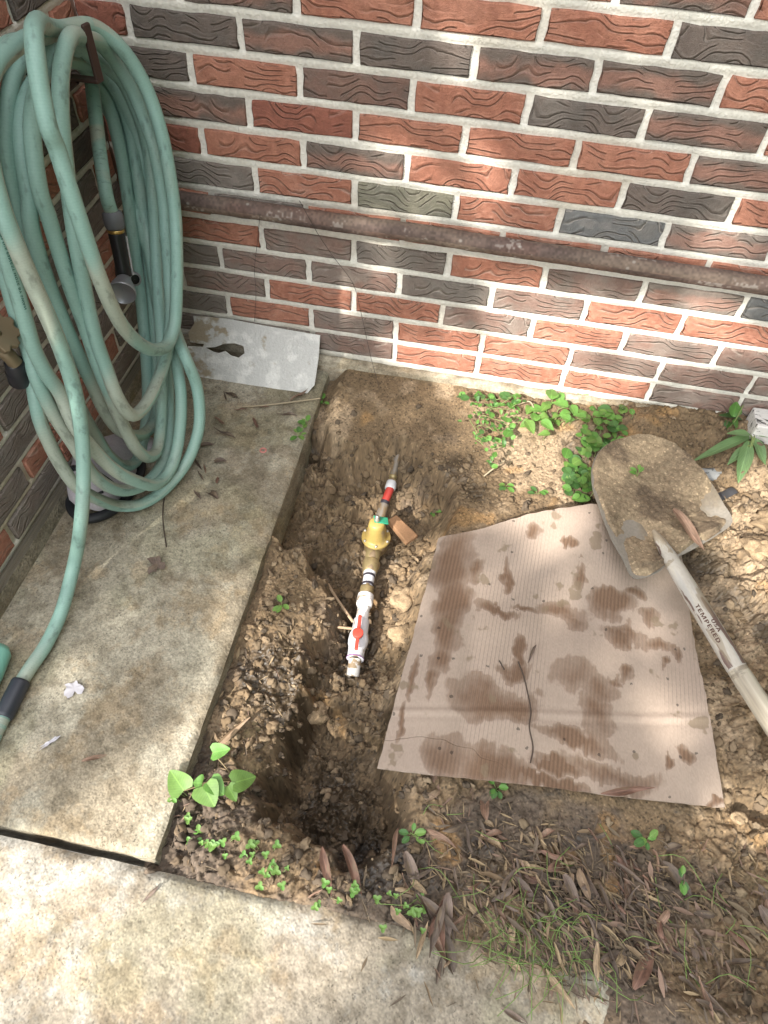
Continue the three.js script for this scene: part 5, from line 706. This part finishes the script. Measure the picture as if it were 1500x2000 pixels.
// ---------------------------------------------------------------- roots, twigs and odd scraps
{
  const rm = std({ color: rgb(.36, .25, .16), roughness: .8 }), dk = std({ color: rgb(.055, .038, .028), roughness: .8 }), tn = std({ color: rgb(.34, .28, .19), roughness: .85 });
  const add = (i, r, m, name, label, cat) => single(name, tube(PT.root[i], r, 40, 6), m, label, cat);
  add(0, .0012, dk, 'root', 'thin dark root curving down the middle of the cardboard', 'root');
  add(1, .0012, dk, 'root', 'short dark root tip beside the long root on cardboard', 'root');
  add(2, .0035, rm, 'root', 'pinkish root reaching down the pit side to the ball valve', 'root');
  add(3, .0032, rm, 'root', 'pinkish root lying level from the pit wall to the ball valve', 'root');
  add(4, .0014, dk, 'twig', 'straight dark twig lying on the concrete path below the coil', 'twig');
  add(5, .0019, tn, 'twig', 'pale twig lying across the path corner below the metal sheet', 'twig');
  add(6, .0020, tn, 'twig', 'bent brown stem arching among the nettle leaves', 'twig');
  add(7, .0020, tn, 'twig', 'pale stick tip poking out below the trailing weed', 'twig');
  const m = PT.misc, rg = new THREE.TorusGeometry(.0065, .0022, 8, 20); rg.rotateX(Math.PI / 2); rg.translate(m.ring[0], .003, m.ring[2]); single('rubber_ring', rg, std({ color: rgb(.50, .20, .17), roughness: .6 }), 'small pink rubber ring lying on the concrete path', 'ring');
  const sc = (x, z, w, l, rot, name, mat, label, cat, y = .004) => { const g = new THREE.CircleGeometry(.6, 22), P = g.attributes.position; for (let i = 1; i < P.count; i++) { const a = (i - 1) / 22 * 6.283, q = 1 + .55 * noise(Math.cos(a) * 2.2 + w * 900, Math.sin(a) * 2.2, 5) + .2 * noise(Math.cos(a) * 7, Math.sin(a) * 7, 6); P.setXYZ(i, P.getX(i) * q * w, P.getY(i) * q * l, .004 * noise(Math.cos(a) * 3, Math.sin(a) * 3, 7)); } g.computeVertexNormals(); g.rotateX(-Math.PI / 2); const o = single(name, g, mat, label, cat); o.position.set(x, y, z); o.rotation.y = rot; };
  const plast = std({ color: rgb(.46, .44, .47), roughness: .35, side: THREE.DoubleSide });
  sc(m.scrap[0], m.scrap[2], .024, .022, .4, 'plastic_scrap', plast, 'small torn clear plastic scrap on the concrete path', 'scrap');
  sc(m.strip[0], m.strip[2], .007, .026, -.7, 'plastic_scrap', plast, 'narrow pale plastic strip on the path near the black sleeve', 'scrap');
  sc(m.brownleaf[0], m.brownleaf[2], .03, .035, .6, 'crumpled_leaf', DRY[2], 'crumpled grey brown leaf in the middle of the path', 'leaf', .006);
  const shard = new RoundedBoxGeometry(.035, .014, .075, 3, .004); { const P = shard.attributes.position; for (let i = 0; i < P.count; i++) P.setX(i, P.getX(i) * (1 - 4.5 * (P.getZ(i) + .01)) + .002 * noise(P.getZ(i) * 90, P.getY(i) * 90, 4)); shard.computeVertexNormals(); } const s = single('clay_shard', shard, std({ map: tex(128, 128, (u, v, o) => { const k = 1 + .2 * noise(u * 60, v * 60, 3) + .2 * fbm(u * 5, v * 5, 3, 4); o[0] = .36 * k; o[1] = .20 * k; o[2] = .105 * k; }), roughness: .9 }), 'orange wood splinter sticking out of mud beside the regulator', 'splinter'); s.position.set(.735, -.085, .42); s.rotation.set(.15, -2.25, .2);
  // dark plastic and pale stone at right
  const bp = new THREE.PlaneGeometry(.02, .05, 8, 12); { const P = bp.attributes.position; for (let i = 0; i < P.count; i++) P.setZ(i, .016 * Math.cos(P.getX(i) * 60) + .004 * noise(P.getY(i) * 60, P.getX(i) * 60, 3)); bp.computeVertexNormals(); bp.rotateX(-Math.PI / 2); } const b = single('plastic_sheet', bp, std({ color: rgb(.05, .05, .055), roughness: .4, side: THREE.DoubleSide }), 'curl of black plastic sheet beside the shovel blade at right', 'plastic'); b.position.set(1.455, ground(1.455, .235) - .004, .235); b.rotation.y = -.9;
  const gs = new THREE.IcosahedronGeometry(1, 4); { const P = gs.attributes.position; for (let i = 0; i < P.count; i++) { const x = P.getX(i), y = P.getY(i), z = P.getZ(i), q = 1 + .22 * noise(x * 1.5, y * 1.5 + z, 8) + .05 * noise(x * 6, y * 6 + z * 5, 9); P.setXYZ(i, x * q * .045, y * q * .016, z * q * .018); } const mm = mergeVertices((gs.deleteAttribute('normal'), gs), 1e-6); mm.computeVertexNormals(); const o = single('rock', mm, std({ map: tex(128, 128, (u, v, o) => { const n = fbm(u * 7, v * 7, 4, 5), d = sstep(.05, .3, n), k = 1 + .1 * noise(u * 60, v * 60, 3); o[0] = lerp(.30, .09, d) * k; o[1] = lerp(.30, .09, d) * k; o[2] = lerp(.30, .09, d) * k; }), roughness: .7 }), 'grey and white rock under the large leaved weed', 'rock'); o.position.set(1.43, ground(1.43, .165) - .004, .165); o.rotation.y = .3; }
  // end of a white painted board along the wall at the right edge
  const paint = std({ map: tex(256, 256, (u, v, o) => { const n = fbm(u * 17 + 3 * v, v * 3, 5, 1307, .7), c = sstep(.22, .30, n), k = 1 + .06 * noise(u * 70, v * 70, 3); o[0] = lerp(.66, .05, c) * k; o[1] = lerp(.63, .045, c) * k; o[2] = lerp(.61, .045, c) * k; }), roughness: .55 });
  const dg = new RoundedBoxGeometry(.5, .07, .068, 3, .004); dg.rotateY(.02); const pb = single('painted_board', dg, paint, 'chipped white painted board lying along the wall foot at right edge', 'board'); pb.position.set(1.762, .058, .038);
}
// ---------------------------------------------------------------- unseen evergreen screen added at right, blocks low sky to darken left wall
{
  const R = rng(141), t = thing('added_hedge', 'tall dark evergreen screen added unseen at the right to block low sky', 'added_hedge', [3.15, -.05, 2.1]);
  const core = new RoundedBoxGeometry(.9, 4.2, 7, 3, .2); core.translate(0, 2.1, 0); mesh('added_hedge_core', core, std({ color: rgb(.05, .10, .03), roughness: 1 }), t);
  const im = new THREE.InstancedMesh(leafGeo('ovate', .6, .2, .1, 3), std({ color: rgb(.05, .10, .03), side: THREE.DoubleSide }), 3000), M = new THREE.Matrix4(), q = new THREE.Quaternion(), E = new THREE.Euler();
  for (let i = 0; i < 3000; i++) { E.set(R() * 6, R() * 6, R() * 6); q.setFromEuler(E); const s = .12 + .08 * R(); M.compose(V(-.45 + (R() - .5) * .25, 4.3 * R(), (R() - .5) * 7), q, V(s, s, s)); im.setMatrixAt(i, M); }
  im.name = 'foliage'; im.userData.kind = 'stuff'; im.castShadow = im.receiveShadow = true; t.add(im);
}

// ---------------------------------------------------------------- tree that throws the dappled shade, unseen, its leaf openings shaped to aim sun patches
{
  const R = rng(131), C0 = V(.8, .15, .7), D = 6.6, center = C0.clone().addScaledVector(SUN, D);
  const e1 = UP.clone().cross(SUN).normalize(), e2 = SUN.clone().cross(e1).normalize();
  const aimedGaps = PT.sun.map(([x, y, z, r]) => { const p = V(x, y, z).sub(C0); return [p.dot(e1), p.dot(e2), r + .032]; });  // leaves are left out along the sun rays to chosen patches
  const t = thing('shade_tree', 'small leafy tree behind the photographer, leaf openings shaped to aim sun patches', 'tree', [center.x - .3, -.05, center.z + .2]);
  const base = V(center.x - .3, -.05, center.z + .2), loc = (v) => v.clone().sub(base).toArray();
  const bark = std({ color: rgb(.12, .09, .065), roughness: .95 });
  const top = center.clone().addScaledVector(SUN, .9);
  const trunk = turned([0, 0, 0], loc(top.clone().add(V(.5, -.2, .9))), [[0, .13], [.3, .1], [1.5, .085], [3, .06], [4.3, .03]], 12); mesh('trunk', trunk, bark, t);
  const lg = leafGeo('ovate', .62, .2, .1, 3), N = 9000, im = new THREE.InstancedMesh(lg, new THREE.MeshPhysicalMaterial({ color: rgb(.07, .15, .035), roughness: .6, transmission: .2, thickness: 0, side: THREE.DoubleSide }), N), M = new THREE.Matrix4(), q = new THREE.Quaternion(), E = new THREE.Euler(); let n = 0, guard = 0;
  while (n < N && guard++ < 60000) {
    const a = R() * 6.28, rr = 1.5 * Math.sqrt(R()), u = rr * Math.cos(a), v = rr * Math.sin(a), w = (R() - .5) * 1.1; let skip = false; for (const [gu, gv, gr] of aimedGaps) if ((u - gu) ** 2 + (v - gv) ** 2 < gr * gr) { skip = true; break; } if (skip) continue;
    const p = center.clone().addScaledVector(e1, u).addScaledVector(e2, v).addScaledVector(SUN, w).sub(base); E.set(R() * 6, R() * 6, R() * 6); q.setFromEuler(E); const s = .07 + .05 * R(); M.compose(p, q, V(s, s, s)); im.setMatrixAt(n++, M);
  }
  im.count = n; im.name = 'sun_cut_crown'; im.userData.kind = 'stuff'; im.castShadow = im.receiveShadow = true; t.add(im);
}
renderer.render(scene, camera);
